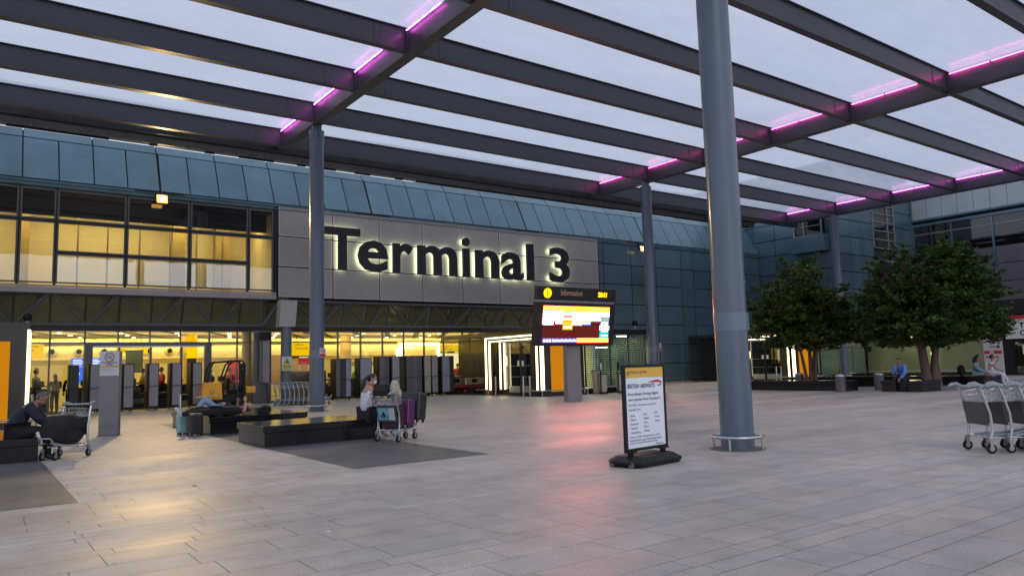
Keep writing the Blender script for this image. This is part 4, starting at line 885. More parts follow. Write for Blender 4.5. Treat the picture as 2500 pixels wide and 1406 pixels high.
# ------------------------------------------------------------ smoke free totem
tt = thing("smoke_free_totem", "tall grey steel panel with a white no smoking sign, standing left of the benches", "sign", (3.05, 22.45, 0), R(-32))
m = MB(); m.bb(-0.25, 0.25, -0.08, 0.08, 0, 2.24); m.build("panel", mat("totem_grey", (0.22, 0.215, 0.225), 0.35, 0.35, 0.12, 2), tt, bevel=0.008)
m = MB(); m.bb(-0.252, 0.252, -0.082, -0.0805, 0.24, 0.246); m.bb(-0.28, 0.28, -0.1, 0.1, 0, 0.012); m.build("plinth_seam", M_dark, tt)
MB().bb(-0.245, 0.245, -0.09, -0.081, 1.58, 2.225).build("sign_plate", mat("plate_white", (0.62, 0.64, 0.68), 0.5, 0, 0.04, 2), tt)
MB().bb(-0.245, 0.245, -0.0925, -0.0905, 1.80, 1.845).build("yellow_stripe", mat("stripe_yellow", (0.62, 0.42, 0.08), 0.5), tt)
def no_smoke(par, c, r, rx=0):
    m = MB(); n = 28; m.tube([(c[0] + r * math.cos(2 * math.pi * k / n), c[1], c[2] + r * math.sin(2 * math.pi * k / n)) for k in range(n)], r * 0.09, 6, closed=True)
    m.tube([(c[0] - r * .7, c[1], c[2] + r * .7), (c[0] + r * .7, c[1], c[2] - r * .7)], r * 0.07, 6); m.build("prohibition_ring", mat("ring_red", (0.35, 0.02, 0.04), 0.5), par)
    m = MB(); m.bb(c[0] - r * .62, c[0] + r * .5, c[1], c[1] + 0.002, c[2] - r * .2, c[2] - r * .06); m.tube([(c[0] + r * .3, c[1], c[2] + r * .05), (c[0] + r * .1, c[1], c[2] + r * .3), (c[0] + r * .4, c[1], c[2] + r * .45)], r * .04, 5); m.build("cigarette", M_txt, par)
no_smoke(tt, (0, -0.094, 2.07), 0.115)
text_mesh("Smoke free", "lettering", M_txt, tt, face_y(-0.2, -0.093, 1.905), 0.08, 0.0006, 0.001, box=(0.4, 0.05)); text_mesh("area", "lettering", M_txt, tt, face_y(-0.08, -0.093, 1.855), 0.08, 0.0006, 0.001, box=(0.16, 0.035))
text_mesh("Please smoke in", "lettering", M_pg, tt, face_y(-0.2, -0.093, 1.75), 0.045, 0.0004, box=(0.3, 0.028)); text_mesh("designated smoking", "lettering", M_pg, tt, face_y(-0.2, -0.093, 1.70), 0.045, 0.0004, box=(0.36, 0.028)); text_mesh("areas only.", "lettering", M_pg, tt, face_y(-0.2, -0.093, 1.65), 0.045, 0.0004, box=(0.2, 0.028))

# plates on columns
def plate(name, label, loc, rz, w, h, hdr=None):
    p = thing(name, label, "sign", loc, rz)
    MB().bb(-w / 2, w / 2, -0.006, 0, 0, h).build("plate", M_white, p); return p
p = plate("no_smoking_plate", "small white and red no smoking plate on the column by the silver trolleys", (10.9 + .12, 27.9 - .30, 2.06), R(8), 0.27, 0.37)
MB().bb(-.12, .12, -.009, -.0065, .02, .14).build("red_panel", mat("sign_red", (0.55, 0.02, 0.03), 0.5), p); no_smoke(p, (0, -.012, .25), .08)
p = plate("no_smoking_plate", "small white and red no smoking plate on the column behind the poster", (29.7 + .21, 27.9 - .32, 2.1), R(20), 0.27, 0.4)
MB().bb(-.12, .12, -.009, -.0065, .02, .16).build("red_panel", mat("sign_red", (0.55, 0.02, 0.03), 0.5), p); no_smoke(p, (0, -.012, .27), .08)
p = plate("warning_plate", "white and yellow triangular warning sign on the column left of the trolleys", (12.66, 36.36, 1.6), 0, 0.5, 0.7)
MB().bb(-.22, .22, -.009, -.0065, .05, .30).build("yellow_panel", mat("warn_yellow", (0.62, 0.58, 0.02), 0.5), p)
m = MB(); m.add([(-.16, -.01, .36), (.16, -.01, .36), (0, -.01, .64)], [(0, 1, 2)]); tri = m.build("triangle_edge", M_txt, p)
m = MB(); m.add([(-.12, -.013, .385), (.12, -.013, .385), (0, -.013, .595)], [(0, 1, 2)]); m.build("triangle", mat("warn_yellow", (0.62, 0.58, 0.02), 0.5), p)
m = MB(); m.bb(-.05, .05, -.016, -.0135, .41, .47); m.bb(.01, .06, -.016, -.0135, .47, .49); m.build("pictogram", M_txt, p)
text_mesh("Warning", "lettering", M_txt, p, face_y(-.18, -.0105, .2), .1, .0005, .001, box=(.36, .075))
m = MB()
for z in (.15, .09): m.bb(-.19, .19, -.011, -.0095, z, z + .025)
m.build("small_print", M_pg, p)

# floodlights and cameras
def flood(x, z, label, on):
    p = thing("floodlight", label, "lamp", (x, 36.55, z), 0, "floodlights under the eaves")
    m = MB(); m.tube([(0, 0.4, 0.35), (0, 0.1, 0.25), (0, 0.0, 0.1)], 0.03, 8); m.build("bracket", M_blackp, p)
    m = MB(); m.box((0, 0.03, 0), (0.5, 0.2, 0.34), rx=R(-15)); m.build("housing", M_blackp if on else M_galv, p, bevel=0.01)
    if on:
        m = MB(); m.box((0, -0.13, -0.12), (0.46, 0.1, 0.40), rx=R(-15)); m.build("glare_halo", emit("flood_halo", (1.0, 0.52, 0.10), 2.2), p, bevel=0.04); m = MB(); m.ball((0, -0.2, -0.12), (0.15, 0.05, 0.13), 16, 10); m.build("lamp_glass", emit("flood_glow", (1.0, 0.8, 0.45), 22), p, smooth=True)  # glowing orange block stands in for the glare halo round the lamp
    return p
flood(6.85, 9.72, "bright yellow floodlight above the upper windows at left", True)
flood(38.2, 9.6, "lit floodlight at the top of the blue wall beside the slim column", True)
flood(49.3, 9.7, "unlit grey floodlight in the far corner above the left tree", False)
def spot(name, loc, tgt, e, colr, ang, blend=0.6, r=0.12):
    d = bpy.data.lights.new(name, 'SPOT'); d.energy = e; d.color = colr; d.spot_size = R(ang); d.spot_blend = blend; d.shadow_soft_size = r
    o = bpy.data.objects.new(name, d); col.objects.link(o); o.location = loc; o.rotation_euler = (Vector(tgt) - Vector(loc)).to_track_quat('-Z', 'Y').to_euler()
spot("flood_beam", (6.85, 36.2, 9.5), (4.5, 16, 0), 2900, (1.0, 0.68, 0.30), 110, 0.9, 0.25)
spot("flood_beam", (38.2, 36.2, 9.4), (37, 28, 0), 1300, (1.0, 0.72, 0.35), 120, 0.9, 0.25)
def cctv(x, y, z, label):
    p = thing("security_camera", label, "camera", (x, y, z), 0, "dome security cameras on the facade")
    m = MB(); m.cyl((0, 0, 0.1), 0.07, 0.2, 16); m.box((0, 0.1, 0.02), (0.2, 0.3, 0.06)); m.build("mount", M_galv, p)
    m = MB(); m.ball((0, 0, 0.34), 0.17, 16, 10); m.cyl((0, 0, 0.24), 0.12, 0.1, 16); m.build("dome", M_black, p, smooth=True); return p
cctv(1.85, 36.5, 3.75, "black dome camera above the left porch light bar"); cctv(29.0, 28.5, 3.3, "black dome camera on the roof corner of the central shelter")

# ------------------------------------------------------------ benches and planter walls
def bench(label, x0, x1, y0, y1, h=0.44, seams=3, rz=0):
    p = thing("granite_bench", label, "bench", ((x0 + x1) / 2, (y0 + y1) / 2, 0), rz, "black granite benches on the plaza"); a, b = (x1 - x0) / 2, (y1 - y0) / 2
    MB().bb(-a, a, -b, b, h - 0.14, h).build("seat_slab", M_granite, p, bevel=0.006)
    m = MB(); n = seams
    for k in range(n):
        m.bb(-a + 0.03 + (2 * a - 0.06) * k / n + 0.004, -a + 0.03 + (2 * a - 0.06) * (k + 1) / n - 0.004, -b + 0.03, b - 0.03, 0.0, h - 0.145)
    m.build("plinth", M_granite, p, bevel=0.004); return p
bench("black bench in the middle with a woman in white seated at its right end", 4.95, 7.62, 15.62, 17.5)
bench("black bench farther back with two people lying on it", 4.97, 7.55, 20.0, 24.4)
bench("black bench cut off by the left edge, under the seated man in navy", -3.0, 1.14, 16.85, 19.7)
bench("long low black planter wall in front of the left tree", 31.3, 32.2, 17.95, 23.5, 0.46, 1)
bench("black bench under the seated man in the blue shirt", 31.3, 32.9, 14.75, 16.5, 0.46, 1)
bench("black planter wall behind the silver topped bollard, between the trees", 36.2, 37.1, 17.3, 23.0, 0.5, 1)
bench("black block bench of the two seated women at right", 37.4, 39.6, 14.9, 16.9, 0.46, 1)
structure(MB().bb(33.2, 56, 3, 17.0, 0.002, 0.03).build("raised_paving", M_pave_d if False else mat("raised_paving", (0.25, 0.235, 0.23), 0.5, 0, 0.12, 3)))
def binb(x, y, label, h=0.78):
    p = thing("bollard_bin", label, "litter bin", (x, y, 0), 0, "round bins by the planters")
    m = MB(); m.lathe((0, 0, 0), [(0.22, 0), (0.22, 0.02), (0.215, 0.03), (0.205, h - 0.1)], 28); m.build("body", mat("bin_bronze", (0.10, 0.085, 0.105), 0.45, 0.3, 0.15, 3), p, smooth=True)
    m = MB(); m.lathe((0, 0, h - 0.1), [(0.215, 0), (0.215, 0.015), (0.19, 0.05), (0.12, 0.09), (0.02, 0.105)], 28); m.build("lid", M_steel, p, smooth=True); return p
b0 = binb(30.55, 17.85, "silver topped round bin nearest the camera, left of the blue shirted man")
dup(b0, (32.75, 17.3, 0), 0, "silver topped round bin close behind the man in the blue shirt")
dup(b0, (33.9, 22.0, 0), 0, "silver topped round bin behind the planter wall beside the left tree trunk"); dup(b0, (34.0, 16.9, 0), 0, "round bin half hidden behind the blue shirted man's back")

# ------------------------------------------------------------ luggage trolley
M_chr = mat("trolley_steel", (0.50, 0.52, 0.54), 0.28, 0.85, 0.12, 8); M_grip = mat("trolley_grip", (0.24, 0.29, 0.33), 0.45, 0, 0.1, 6); M_tpan = mat("trolley_panel", (0.055, 0.065, 0.075), 0.4, 0, 0.12, 3)
def trolley(label, loc, rz, ad=None, group=None, top=1.02):
    """x forward, handle at the rear (x=0)"""
    p = thing("luggage_trolley", label, "luggage trolley", loc, rz, group); W = 0.3
    m = MB()
    for s in (-1, 1):
        m.tube([(0.06, s * W, 0.17), (0.10, s * W, 0.35), (0.09, s * W * .98, 0.6), (0.02, s * W * .95, 0.86), (-0.03, s * W * .93, top)], 0.019, 8)
        m.tube([(0.07, s * W, 0.24), (0.35, s * 0.24, 0.22), (0.85, s * 0.14, 0.30), (0.92, s * 0.12, 0.42)], 0.016, 8)
    m.tube([(0.06, -W, 0.24), (0.06, W, 0.24)], 0.014, 8); m.tube([(0.92, -0.12, 0.42), (0.92, 0.12, 0.42)], 0.014, 8)
    m.build("frame", M_chr, p, smooth=True)
    m = MB(); m.tube([(-0.03, -W * .93, top), (-0.03, W * .93, top)], 0.017, 8)
    m.build("handle_bar", M_chr, p, smooth=True)
    for s in (-1, 1):
        m = MB(); m.tube([(0.02, s * W * .93, top - 0.01), (-0.05, s * W * .93, top + 0.025), (-0.14, s * W * .9, top + 0.02), (-0.20, s * W * .86, top - 0.01)], [0.028, 0.034, 0.03, 0.016], 10); m.build("grip", M_grip, p, smooth=True)
    m = MB()   # wire basket
    zb, zt = top - 0.24, top - 0.09
    for z in (zb, (zb + zt) / 2, zt): m.tube([(0.0, -0.25, z), (0.0, 0.25, z), (0.26, 0.22, z + 0.03), (0.26, -0.22, z + 0.03)], 0.006, 6, closed=True)
    for k in range(7):
        y = -0.24 + 0.08 * k; m.tube([(0.0, y, zt), (0.0, y, zb), (0.26, y * .9, zb + 0.03), (0.26, y * .9, zt + 0.03)], 0.005, 5)
    for k in range(4): x = 0.05 + 0.055 * k; m.tube([(x, -0.24, zt), (x, -0.24, zb), (x, 0.24, zb), (x, 0.24, zt)], 0.005, 5)
    m.build("basket", M_chr, p)
    m = MB(); m.add([(0.065, -0.27, 0.42), (0.065, 0.27, 0.42), (0.0, 0.26, 0.79), (0.0, -0.26, 0.79), (0.08, -0.27, 0.42), (0.08, 0.27, 0.42), (0.015, 0.26, 0.79), (0.015, -0.26, 0.79)], [(0, 1, 2, 3), (7, 6, 5, 4), (0, 4, 5, 1), (1, 5, 6, 2), (2, 6, 7, 3), (3, 7, 4, 0)])
    pn = m.build("panel", M_tpan, p)
    if ad:
        m = MB(); k = lambda y, z: (0.062 - (z - 0.42) / 0.33 * 0.066 - 0.004, y, z)
        m.add([k(0.23, .46), k(-0.05, .46), k(-0.05, .72), k(0.23, .72)], [(0, 1, 2, 3)]); m.build("advert", mat("advert_blue", (0.16, 0.38, 0.48), 0.4, 0, 0.6, 14), pn)
        m = MB(); m.add([k(-0.06, .46), k(-0.23, .46), k(-0.23, .72), k(-0.06, .72)], [(0, 1, 2, 3)]); m.build("advert", mat("advert_pale", (0.5, 0.5, 0.55), 0.5, 0, 0.1, 10), pn)
        text_mesh("A", "lettering", M_txt, pn, Matrix.Translation((0.0, 0.12, .53)) @ Matrix.Rotation(R(-90), 4, 'Z') @ Matrix.Rotation(R(90), 4, 'X') @ Matrix.Translation((0, 0, 0.0)), 0.16, 0.012, 0.002)
    m = MB()
    for s in (-1, 1): m.tube([(0.10, s * 0.17, 0.26), (0.5, s * 0.13, 0.27), (0.86, s * 0.09, 0.33)], 0.02, 8)
    m.bb(0.12, 0.8, -0.03, 0.03, 0.24, 0.265); m.build("tray", M_grip, p, smooth=True)
    for x, y in ((0.06, -W), (0.06, W), (0.80, -0.13), (0.80, 0.13)):
        m = MB(); m.cyl((x, y, 0.075), 0.072, 0.035, 20, axis='Y'); wh = m.build("wheel", M_black, p)
        m = MB(); m.cyl((x, y, 0.075), 0.04, 0.042, 16, axis='Y'); m.build("hub", M_galv, wh)
        m = MB(); m.bb(x - 0.025, x + 0.025, y - 0.027, y - 0.022, 0.06, 0.19); m.bb(x - 0.025, x + 0.025, y + 0.022, y + 0.027, 0.06, 0.19); m.bb(x - 0.03, x + 0.03, y - 0.028, y + 0.028, 0.175, 0.22); m.build("caster_fork", M_galv, p)
    return p
tw0 = trolley("trolley stacked with purple and black suitcases beside the woman in white", (7.22, 14.58, 0), R(22), ad=True)
tm0 = trolley("trolley with a bulging black bag beside the seated man in navy at left", (1.78, 17.4, 0), R(-130), ad=None)
tr0 = trolley("front trolley of the nested row at the right edge, whole left side visible", (12.84, 5.33, 0), R(-36), group="nested trolleys at the right edge")
u = Vector((math.cos(R(-36)), math.sin(R(-36)))) * 0.30
ords = ["second", "third", "fourth", "fifth", "sixth"]
for k in range(1, 6): dup(tr0, (12.84 + u.x * k, 5.33 + u.y * k, 0), R(-36), "%s trolley from the left in the nested row at the right edge" % ords[k - 1])
ords = ["second", "third", "fourth", "fifth", "sixth", "seventh", "eighth", "ninth"]
tl0 = trolley("leftmost trolley of the silver nested row behind the left column", (11.65, 35.2, 0), R(-20), group="nested trolleys behind the left column")
for k in range(1, 9): dup(tl0, (11.65 + 0.155 * k, 35.2 - 0.19 * k, 0), R(-20), "%s trolley from the left in the silver row behind the left column" % ords[k - 1])

# ------------------------------------------------------------ racks of folded panels in front of the glazing
RC = {'l': (0.33, 0.33, 0.37), 'p': (0.27, 0.30, 0.39), 'g': (0.15, 0.15, 0.17), 'd': (0.05, 0.05, 0.06), 'k': (0.015, 0.015, 0.018), 'b': (0.07, 0.08, 0.12), 's': (0.42, 0.37, 0.34), 'u': (0.09, 0.085, 0.12)}
RM = {k: mat("rack_panel_" + n, RC[k], 0.45, 0, 0.08, 3) for k, n in zip('lpgdkbsu', ('light', 'pale_blue', 'grey', 'charcoal', 'black', 'navy', 'sand', 'plum'))}
def rack(label, x, y, strips, h=2.05, depth=0.7, rz=0, hoop=1):
    p = thing("panel_rack", label, "panel rack", (x, y, 0), rz, "wheeled racks of folded panels by the glazing"); w = sum(s[1] for s in strips); cx = -w / 2
    m = MB()
    m.bb(-w / 2 - 0.03, w / 2 + 0.03, -depth / 2, depth / 2, 0.12, 0.17); m.bb(w / 2, w / 2 + 0.035, -depth / 2, depth / 2, 0.17, h + 0.03); m.bb(-w / 2, w / 2, -depth / 2, depth / 2, h, h + 0.03)
    m.bb(-w / 2 - 0.035, -w / 2, -depth / 2 + 0.1, depth / 2, 0.17, h + 0.03); m.build("frame", M_blackp, p)
    for c, sw in strips:
        m = MB(); k = max(1, round(sw / 0.05)) if c in 'lgds' and sw > 0.15 and c != 'p' else 1; t = sw / k
        for i in range(k): m.bb(cx + i * t + 0.003, cx + (i + 1) * t - 0.003, -depth / 2 - 0.02 + 0.012 * (i % 2), depth / 2 - 0.03, 0.19, h - 0.005)
        m.build("folded_panel", RM[c], p, bevel=0.004, seg=1); cx += sw
    m = MB()
    if hoop:
        x0, x1 = (-w / 2 - 0.06, w / 2 - 0.02) if hoop == 1 else (w / 2 + 0.06, -w / 2 + 0.06); yy = -depth / 2 - 0.07
        m.tube([(x0, yy, 0.15), (x0, yy, 0.85), (x0 * .9 + x1 * .1, yy, 1.0), (x0 * .7 + x1 * .3, yy, 1.07), (x1, yy, 1.1)], 0.016, 6); m.build("hoop_handle", M_blackp, p)
    for sx in (-1, 1):
        for sy in (-1, 1): MB().cyl((sx * (w / 2 - 0.05), sy * (depth / 2 - 0.08), 0.06), 0.06, 0.04, 14, axis='X').build("caster", M_galv if sx * sy > 0 else M_black, p)
    return p
for x, lab in ((3.6, "farthest left dark panel rack, beside the seated man in navy"), (4.38, "light ribbed panel rack just left of the smoke free totem"), (5.68, "light ribbed panel rack just right of the smoke free totem"),
               (6.70, "light ribbed panel rack left of the man in the red shirt"), (7.66, "light ribbed panel rack right of the man in the red shirt"), (8.55, "light ribbed panel rack beside the yellow forklift")):
    rack(lab, x, 37.1, (('d', .3),) if x < 4 else (('k', .05), ('l', .36)), 2.07)
rack("grey and pale panel rack immediately right of the left column", 15.72, 36.9, (('g', .22), ('k', .05), ('d', .26), ('p', .26)), 2.12, hoop=2)
rack("pale blue faced panel rack standing alone right of the left column", 16.98, 36.9, (('p', .6),), 2.13)
rack("dark grey panel rack directly behind the head of the woman in white", 18.05, 36.9, (('g', .3), ('b', .25)), 2.2)
rack("light ribbed panel rack between two dark ones behind the cream backpack", 18.85, 36.8, (('l', .4), ('k', .3)), 2.2)
rack("plum and navy panel rack behind the stacked suitcases", 19.75, 36.7, (('u', .45), ('g', .2), ('b', .3)), 2.2)
rack("sand coloured panel rack behind the stacked suitcases", 20.55, 36.6, (('s', .36),), 2.2)
rack("light grey panel rack next to the sand coloured one", 21.0, 36.6, (('l', .34),), 2.2)
rack("rightmost panel rack, pale face and dark ribs, beside the red trailers", 21.75, 36.4, (('p', .42), ('d', .26)), 2.15, hoop=2)

# ------------------------------------------------------------ forklift
fk = thing("forklift", "small yellow and black forklift parked by the glazed entrance", "forklift", (9.5, 36.3, 0), R(-6))
M_yel = mat("forklift_yellow", (0.92, 0.43, 0.015), 0.35, 0, 0.08, 2, coat=0.3)
m = MB(); pr = [(-0.88, 0.36), (-0.86, 0.8), (-0.80, 1.1), (-0.72, 1.16), (-0.02, 1.16), (0.02, 0.36)]
m.prism(pr, 1.0, Matrix.Translation((0, 0.45, 0)) @ Matrix.Rotation(R(90), 4, 'X')); bd = m.build("counterweight", M_yel, fk, bevel=0.03)
m = MB(); m.bb(-0.74, -0.55, -0.565, -0.552, 0.46, 0.56); m.bb(-0.22, -0.06, -0.565, -0.552, 0.46, 0.56); m.build("rear_lamp", mat("lamp_amber", (0.8, 0.35, 0.1), 0.3), bd)
m = MB(); m.cyl((-0.45, -0.56, 0.72), 0.08, 0.02, 20, axis='Y'); m.build("round_badge", M_black, bd); m = MB(); m.cyl((-0.45, -0.575, 0.72), 0.05, 0.01, 16, axis='Y'); m.build("round_badge", M_white, bd)
m = MB(); m.bb(0.0, 1.0, -0.5, 0.5, 0.2, 0.55); m.bb(-0.6, 0.1, -0.45, 0.45, 0.2, 0.36); m.bb(0.12, 0.95, -0.42, 0.42, 0.55, 0.62); m.build("chassis", M_blackp, fk, bevel=0.01)
m = MB()
for y in (-0.5, 0.5):
    m.tube([(-0.66, y, 1.1), (-0.55, y, 1.75), (-0.38, y, 2.06), (0.1, y, 2.1), (0.86, y, 2.12), (0.94, y, 2.05), (0.95, y, 0.4)], 0.04, 8)
    m.tube([(0.05, y, 0.5), (0.10, y, 1.4), (0.28, y, 1.95), (0.45, y, 2.08)], 0.04, 8)
for x in (-0.3, -0.05, 0.2, 0.45, 0.7): m.bb(x - 0.03, x + 0.03, -0.48, 0.48, 2.08, 2.12)
m.build("overhead_guard", M_blackp, fk)
m = MB(); m.bb(0.3, 0.75, -0.24, 0.24, 0.62, 0.8); m.bb(0.26, 0.38, -0.24, 0.24, 0.8, 1.35); m.build("seat", M_black, fk, bevel=0.03)
m = MB(); m.tube([(0.85, 0, 0.6), (0.72, 0, 1.1)], 0.02, 8); m.build("steering_column", M_black, fk)
m = MB(); m.bb(0.95, 1.05, -0.4, -0.28, 0.1, 2.0); m.bb(0.95, 1.05, 0.28, 0.4, 0.1, 2.0); m.bb(0.97, 1.03, -0.28, 0.28, 0.5, 0.6); m.bb(0.97, 1.03, -0.28, 0.28, 1.7, 1.8); m.build("mast", M_dark, fk)
m = MB(); m.bb(1.06, 1.5, -0.45, 0.4, 0.62, 0.92); m.build("front_cover", M_yel, fk, bevel=0.02)
for x, y in ((-0.45, -0.42), (-0.45, 0.42), (0.75, -0.47), (0.75, 0.47)): MB().cyl((x, y, 0.22), 0.22, 0.16, 24, axis='Y').build("wheel", M_black, fk)
m = MB(); m.bb(-1.15, -0.3, -0.95, -0.6, 0.50, 0.56); m.bb(-0.9, -0.5, -0.9, -0.65, 0, 0.5); bx = m.build("planks", mat("pale_wood", (0.6, 0.5, 0.33), 0.6, 0, 0.1, 3), fk); bx.name = "step_box"

# ------------------------------------------------------------ red baggage trailers
M_redp = mat("trailer_red", (0.33, 0.012, 0.018), 0.35, 0, 0.12, 3, coat=0.2); M_crm = mat("trailer_cream", (0.5, 0.42, 0.3), 0.55, 0, 0.12, 3)
def trailer(label, x, y, rz, box=True):
    p = thing("baggage_trailer", label, "trailer", (x, y, 0), rz, "red baggage trailers beside the porch")
    m = MB()
    for s in (-0.45, 0.45): m.bb(-0.95, 0.95, s - 0.03, s + 0.03, 0.42, 0.5)
    for q in (-0.92, 0, 0.92): m.bb(q - 0.03, q + 0.03, -0.42, 0.42, 0.42, 0.5)
    for s in (-0.45, 0.45):
        m.tube([(-0.9, s, 0.5), (-0.9, s, 1.02), (-0.6, s, 1.05)], 0.025, 8); m.tube([(0.9, s, 0.5), (1.05, s, 1.0), (0.85, s, 1.0), (0.6, s, 0.55)], 0.02, 8)
    m.tube([(-0.9, -0.45, 1.02), (-0.9, 0.45, 1.02)], 0.025, 8); m.tube([(0.95, -0.45, 0.44), (1.5, -0.1, 0.3), (1.62, 0, 0.12), (1.75, 0.0, 0.12), (1.9, 0, 0.32)], 0.022, 8); m.tube([(0.95, 0.45, 0.44), (1.5, 0.1, 0.3), (1.62, 0, 0.12)], 0.022, 8)
    m.build("frame", M_redp, p, smooth=True)
    MB().bb(-0.9, 0.9, -0.4, 0.4, 0.505, 0.53).build("deck", M_dark, p)
    if box:
        b = MB().bb(-0.6, 0.6, -0.43, -0.40, 0.56, 0.94).build("side_board", M_crm, p); MB().bb(-0.17, 0.17, -0.44, -0.431, 0.66, 0.86).build("name_plate", M_black, b)
    for a in (-0.6, 0.6):
        for s in (-0.42, 0.42):
            w_ = MB().cyl((a, s, 0.2), 0.2, 0.1, 24, axis='Y').build("wheel", M_black, p); MB().cyl((a, s, 0.2), 0.1, 0.115, 18, axis='Y').build("hub", M_redp, w_)
    return p
trailer("red baggage trailer with a cream side board, nearest the light framed porch", 22.95, 35.6, R(-4))
trailer("red baggage trailer partly hidden behind the rightmost panel rack", 22.6, 37.0, R(3))

# ------------------------------------------------------------ clear bag bins by the shelter
M_bag = mat("clear_bag", (0.46, 0.42, 0.36), 0.25, 0, 0.2, 6)
def bagbin(label, x, y, rz, poster):
    p = thing("bag_bin", label, "litter bin", (x, y, 0), rz, "clear bag bins by the shelter")
    m = MB(); m.cyl((0, 0.0, 0.02), 0.2, 0.04, 20); m.bb(-0.28, -0.23, -0.02, 0.02, 0.04, 1.5); m.tube([(0.22 * math.cos(a * math.pi / 10), 0.22 * math.sin(a * math.pi / 10), 0.98) for a in range(20)], 0.022, 6, closed=True); m.bb(-0.28, -0.2, -0.02, 0.02, 0.96, 1.0)
    m.build("stand", M_blackp, p)
    m = MB(); m.lathe((0, 0, 0), [(0.12, 0.06), (0.19, 0.12), (0.205, 0.35), (0.19, 0.6), (0.215, 0.85), (0.20, 0.97)], 20)
    for i, v in enumerate(m.v): k = 1 + 0.07 * math.sin(5 * i + v[2] * 9); m.v[i] = (v[0] * k, v[1] * k, v[2])
    m.build("bag", M_bag, p, smooth=True)
    m = MB(); m.bb(-0.38, -0.13, -0.05, -0.02, 1.18, 1.56); pl = m.build("poster_holder", M_blackp, p)
    MB().bb(-0.36, -0.15, -0.056, -0.051, 1.2, 1.54).build("poster", M_white if poster else M_dark, pl); return p
bagbin("clear bag bin with white poster holder beneath the information display", 25.75, 27.7, R(20), True)
bagbin("clear bag bin with black poster holder, just left of the airline poster", 26.85, 27.6, R(20), False)
sb = thing("check_desk", "pale stand with sloping sides inside the shelter front", "stand", (25.55, 28.0, 0))
m = MB(); v = []
for z, a in ((0.05, 0.12), (1.15, 0.22)): v += [(-a, -0.1, z), (a, -0.1, z), (a, 0.1, z), (-a, 0.1, z)]
m.add(v, [(3, 2, 1, 0), (4, 5, 6, 7), (0, 1, 5, 4), (1, 2, 6, 5), (2, 3, 7, 6), (3, 0, 4, 7)]); m.build("body", mat("stand_cream", (0.5, 0.47, 0.34), 0.5, 0, 0.1, 3), sb)
MB().bb(-0.3, 0.1, -0.16, 0.0, 1.16, 1.2).build("tray", M_blackp, sb)

# ------------------------------------------------------------ inside the hall
E_ysign = emit("yellow_sign_glow", (1.0, 0.58, 0.0), 1.05)
def hsign(label, x0, x1, y, z0, z1, lines, size, glow=E_ysign):
    p = thing("hanging_sign", label, "sign", ((x0 + x1) / 2, y, z0)); w = (x1 - x0) / 2
    MB().bb(-w, w, 0, 0.12, 0, z1 - z0).build("panel", glow, p)
    m = MB(); m.bb(-w * .6 - .01, -w * .6 + .01, 0.05, 0.07, z1 - z0, 3.76 - z0); m.bb(w * .6 - .01, w * .6 + .01, 0.05, 0.07, z1 - z0, 3.76 - z0); m.build("hanger", M_black, p)
    for i, s_ in enumerate(lines): text_mesh(s_, "lettering", M_txt, p, face_y(-w * .72, -0.004, z1 - z0 - (i + 1) * size * 1.25), size, 0.001, 0.002)
    return p
hsign("yellow sign at the far left behind the glazing reading Self-service check-in", 1.9, 2.95, 43.9, 2.55, 3.3, ("Self-service", "check-in"), 0.15)
hsign("yellow hanging sign above the smoke free totem, seen through the glass", 6.2, 7.7, 43.9, 2.75, 3.05, ("Departures",), 0.16)
p = hsign("big yellow sign reading Lifts to Departures left of the column", 15.4, 17.2, 43.5, 2.5, 3.3, ("Lifts to", "Departures"), 0.17)
m = MB(); m.bb(-0.9, 0.7, 0.0, 0.05, -0.16, -0.03); m.build("assistance_bar", M_black, p); text_mesh("Assistance", "lettering", emit("sign_white_glow", (1, 0.95, 0.7), 2), p, face_y(-0.4, -0.005, -0.14), 0.13, 0.001)
p = hsign("curved yellow sign behind the glass left of the central porch", 26.0, 27.4, 44, 2.66, 3.1, ("Lifts to", "Departures"), 0.14)
m = MB(); m.bb(-0.7, 0.4, 0.0, 0.05, -0.14, -0.03); m.build("assistance_bar", M_black, p); text_mesh("Assistance", "lettering", emit("sign_white_glow", (1, 0.95, 0.7), 2), p, face_y(-0.6, -0.005, -0.12), 0.1, 0.001)
p = thing("toilet_sign", "small square yellow sign on the wall near the porch", "sign", (28.9, 44, 2.75)); MB().bb(-.2, .2, 0, .05, 0, .4).build("panel", E_ysign, p); m = MB(); m.cyl((0, -.01, .28), .05, .02, 12, axis='Y'); m.bb(-.08, .08, -.02, -.001, .06, .2); m.build("pictogram", M_txt, p)
p = thing("yellow_pillar", "bright yellow wrapped pillar head with dark base, right of the red shirted man", "pillar", (9.95, 43.8, 0)); MB().bb(-.24, .24, 0, .4, 2.45, 3.75).build("yellow_wrap", E_ysign, p); MB().bb(-.22, .22, .02, .38, 0, 2.44).build("dark_base", M_dark, p)
p = thing("roller_blind", "grey green hanging blind between the hanging sign and racks", "blind", (6.72, 41.8, 1.72)); MB().bb(-.4, .4, 0, .03, 0, 1.1).build("cloth", mat("blind_green", (0.22, 0.29, 0.24), 0.8, 0, 0.06, 3), p); MB().cyl((0, 0.02, 1.13), .04, .86, 12, axis='X').build("roller", M_steel, p)
p = thing("flight_screens", "cluster of glowing blue flight information screens left of the totem", "screen", (4.9, 45, 1.6))
for x, z, w, h in ((-.25, .55, .75, .42), (.55, .55, .6, .42), (-.35, -.35, .5, .85), (1.5, .45, .5, .5)):
    s_ = MB().bb(x - w / 2, x + w / 2, 0, .06, z, z + h).build("screen", emit("screen_blue", (0.03, 0.12, 0.75), 1.6), p); q = MB()
    for k in range(4): q.bb(x - w * .42, x + w * (.1 + .07 * (k % 3)), -.01, -.002, z + h * (.15 + k * .2), z + h * (.22 + k * .2))
    q.build("screen_text", emit("screen_text_white", (0.9, 0.95, 1), 1.6), s_)
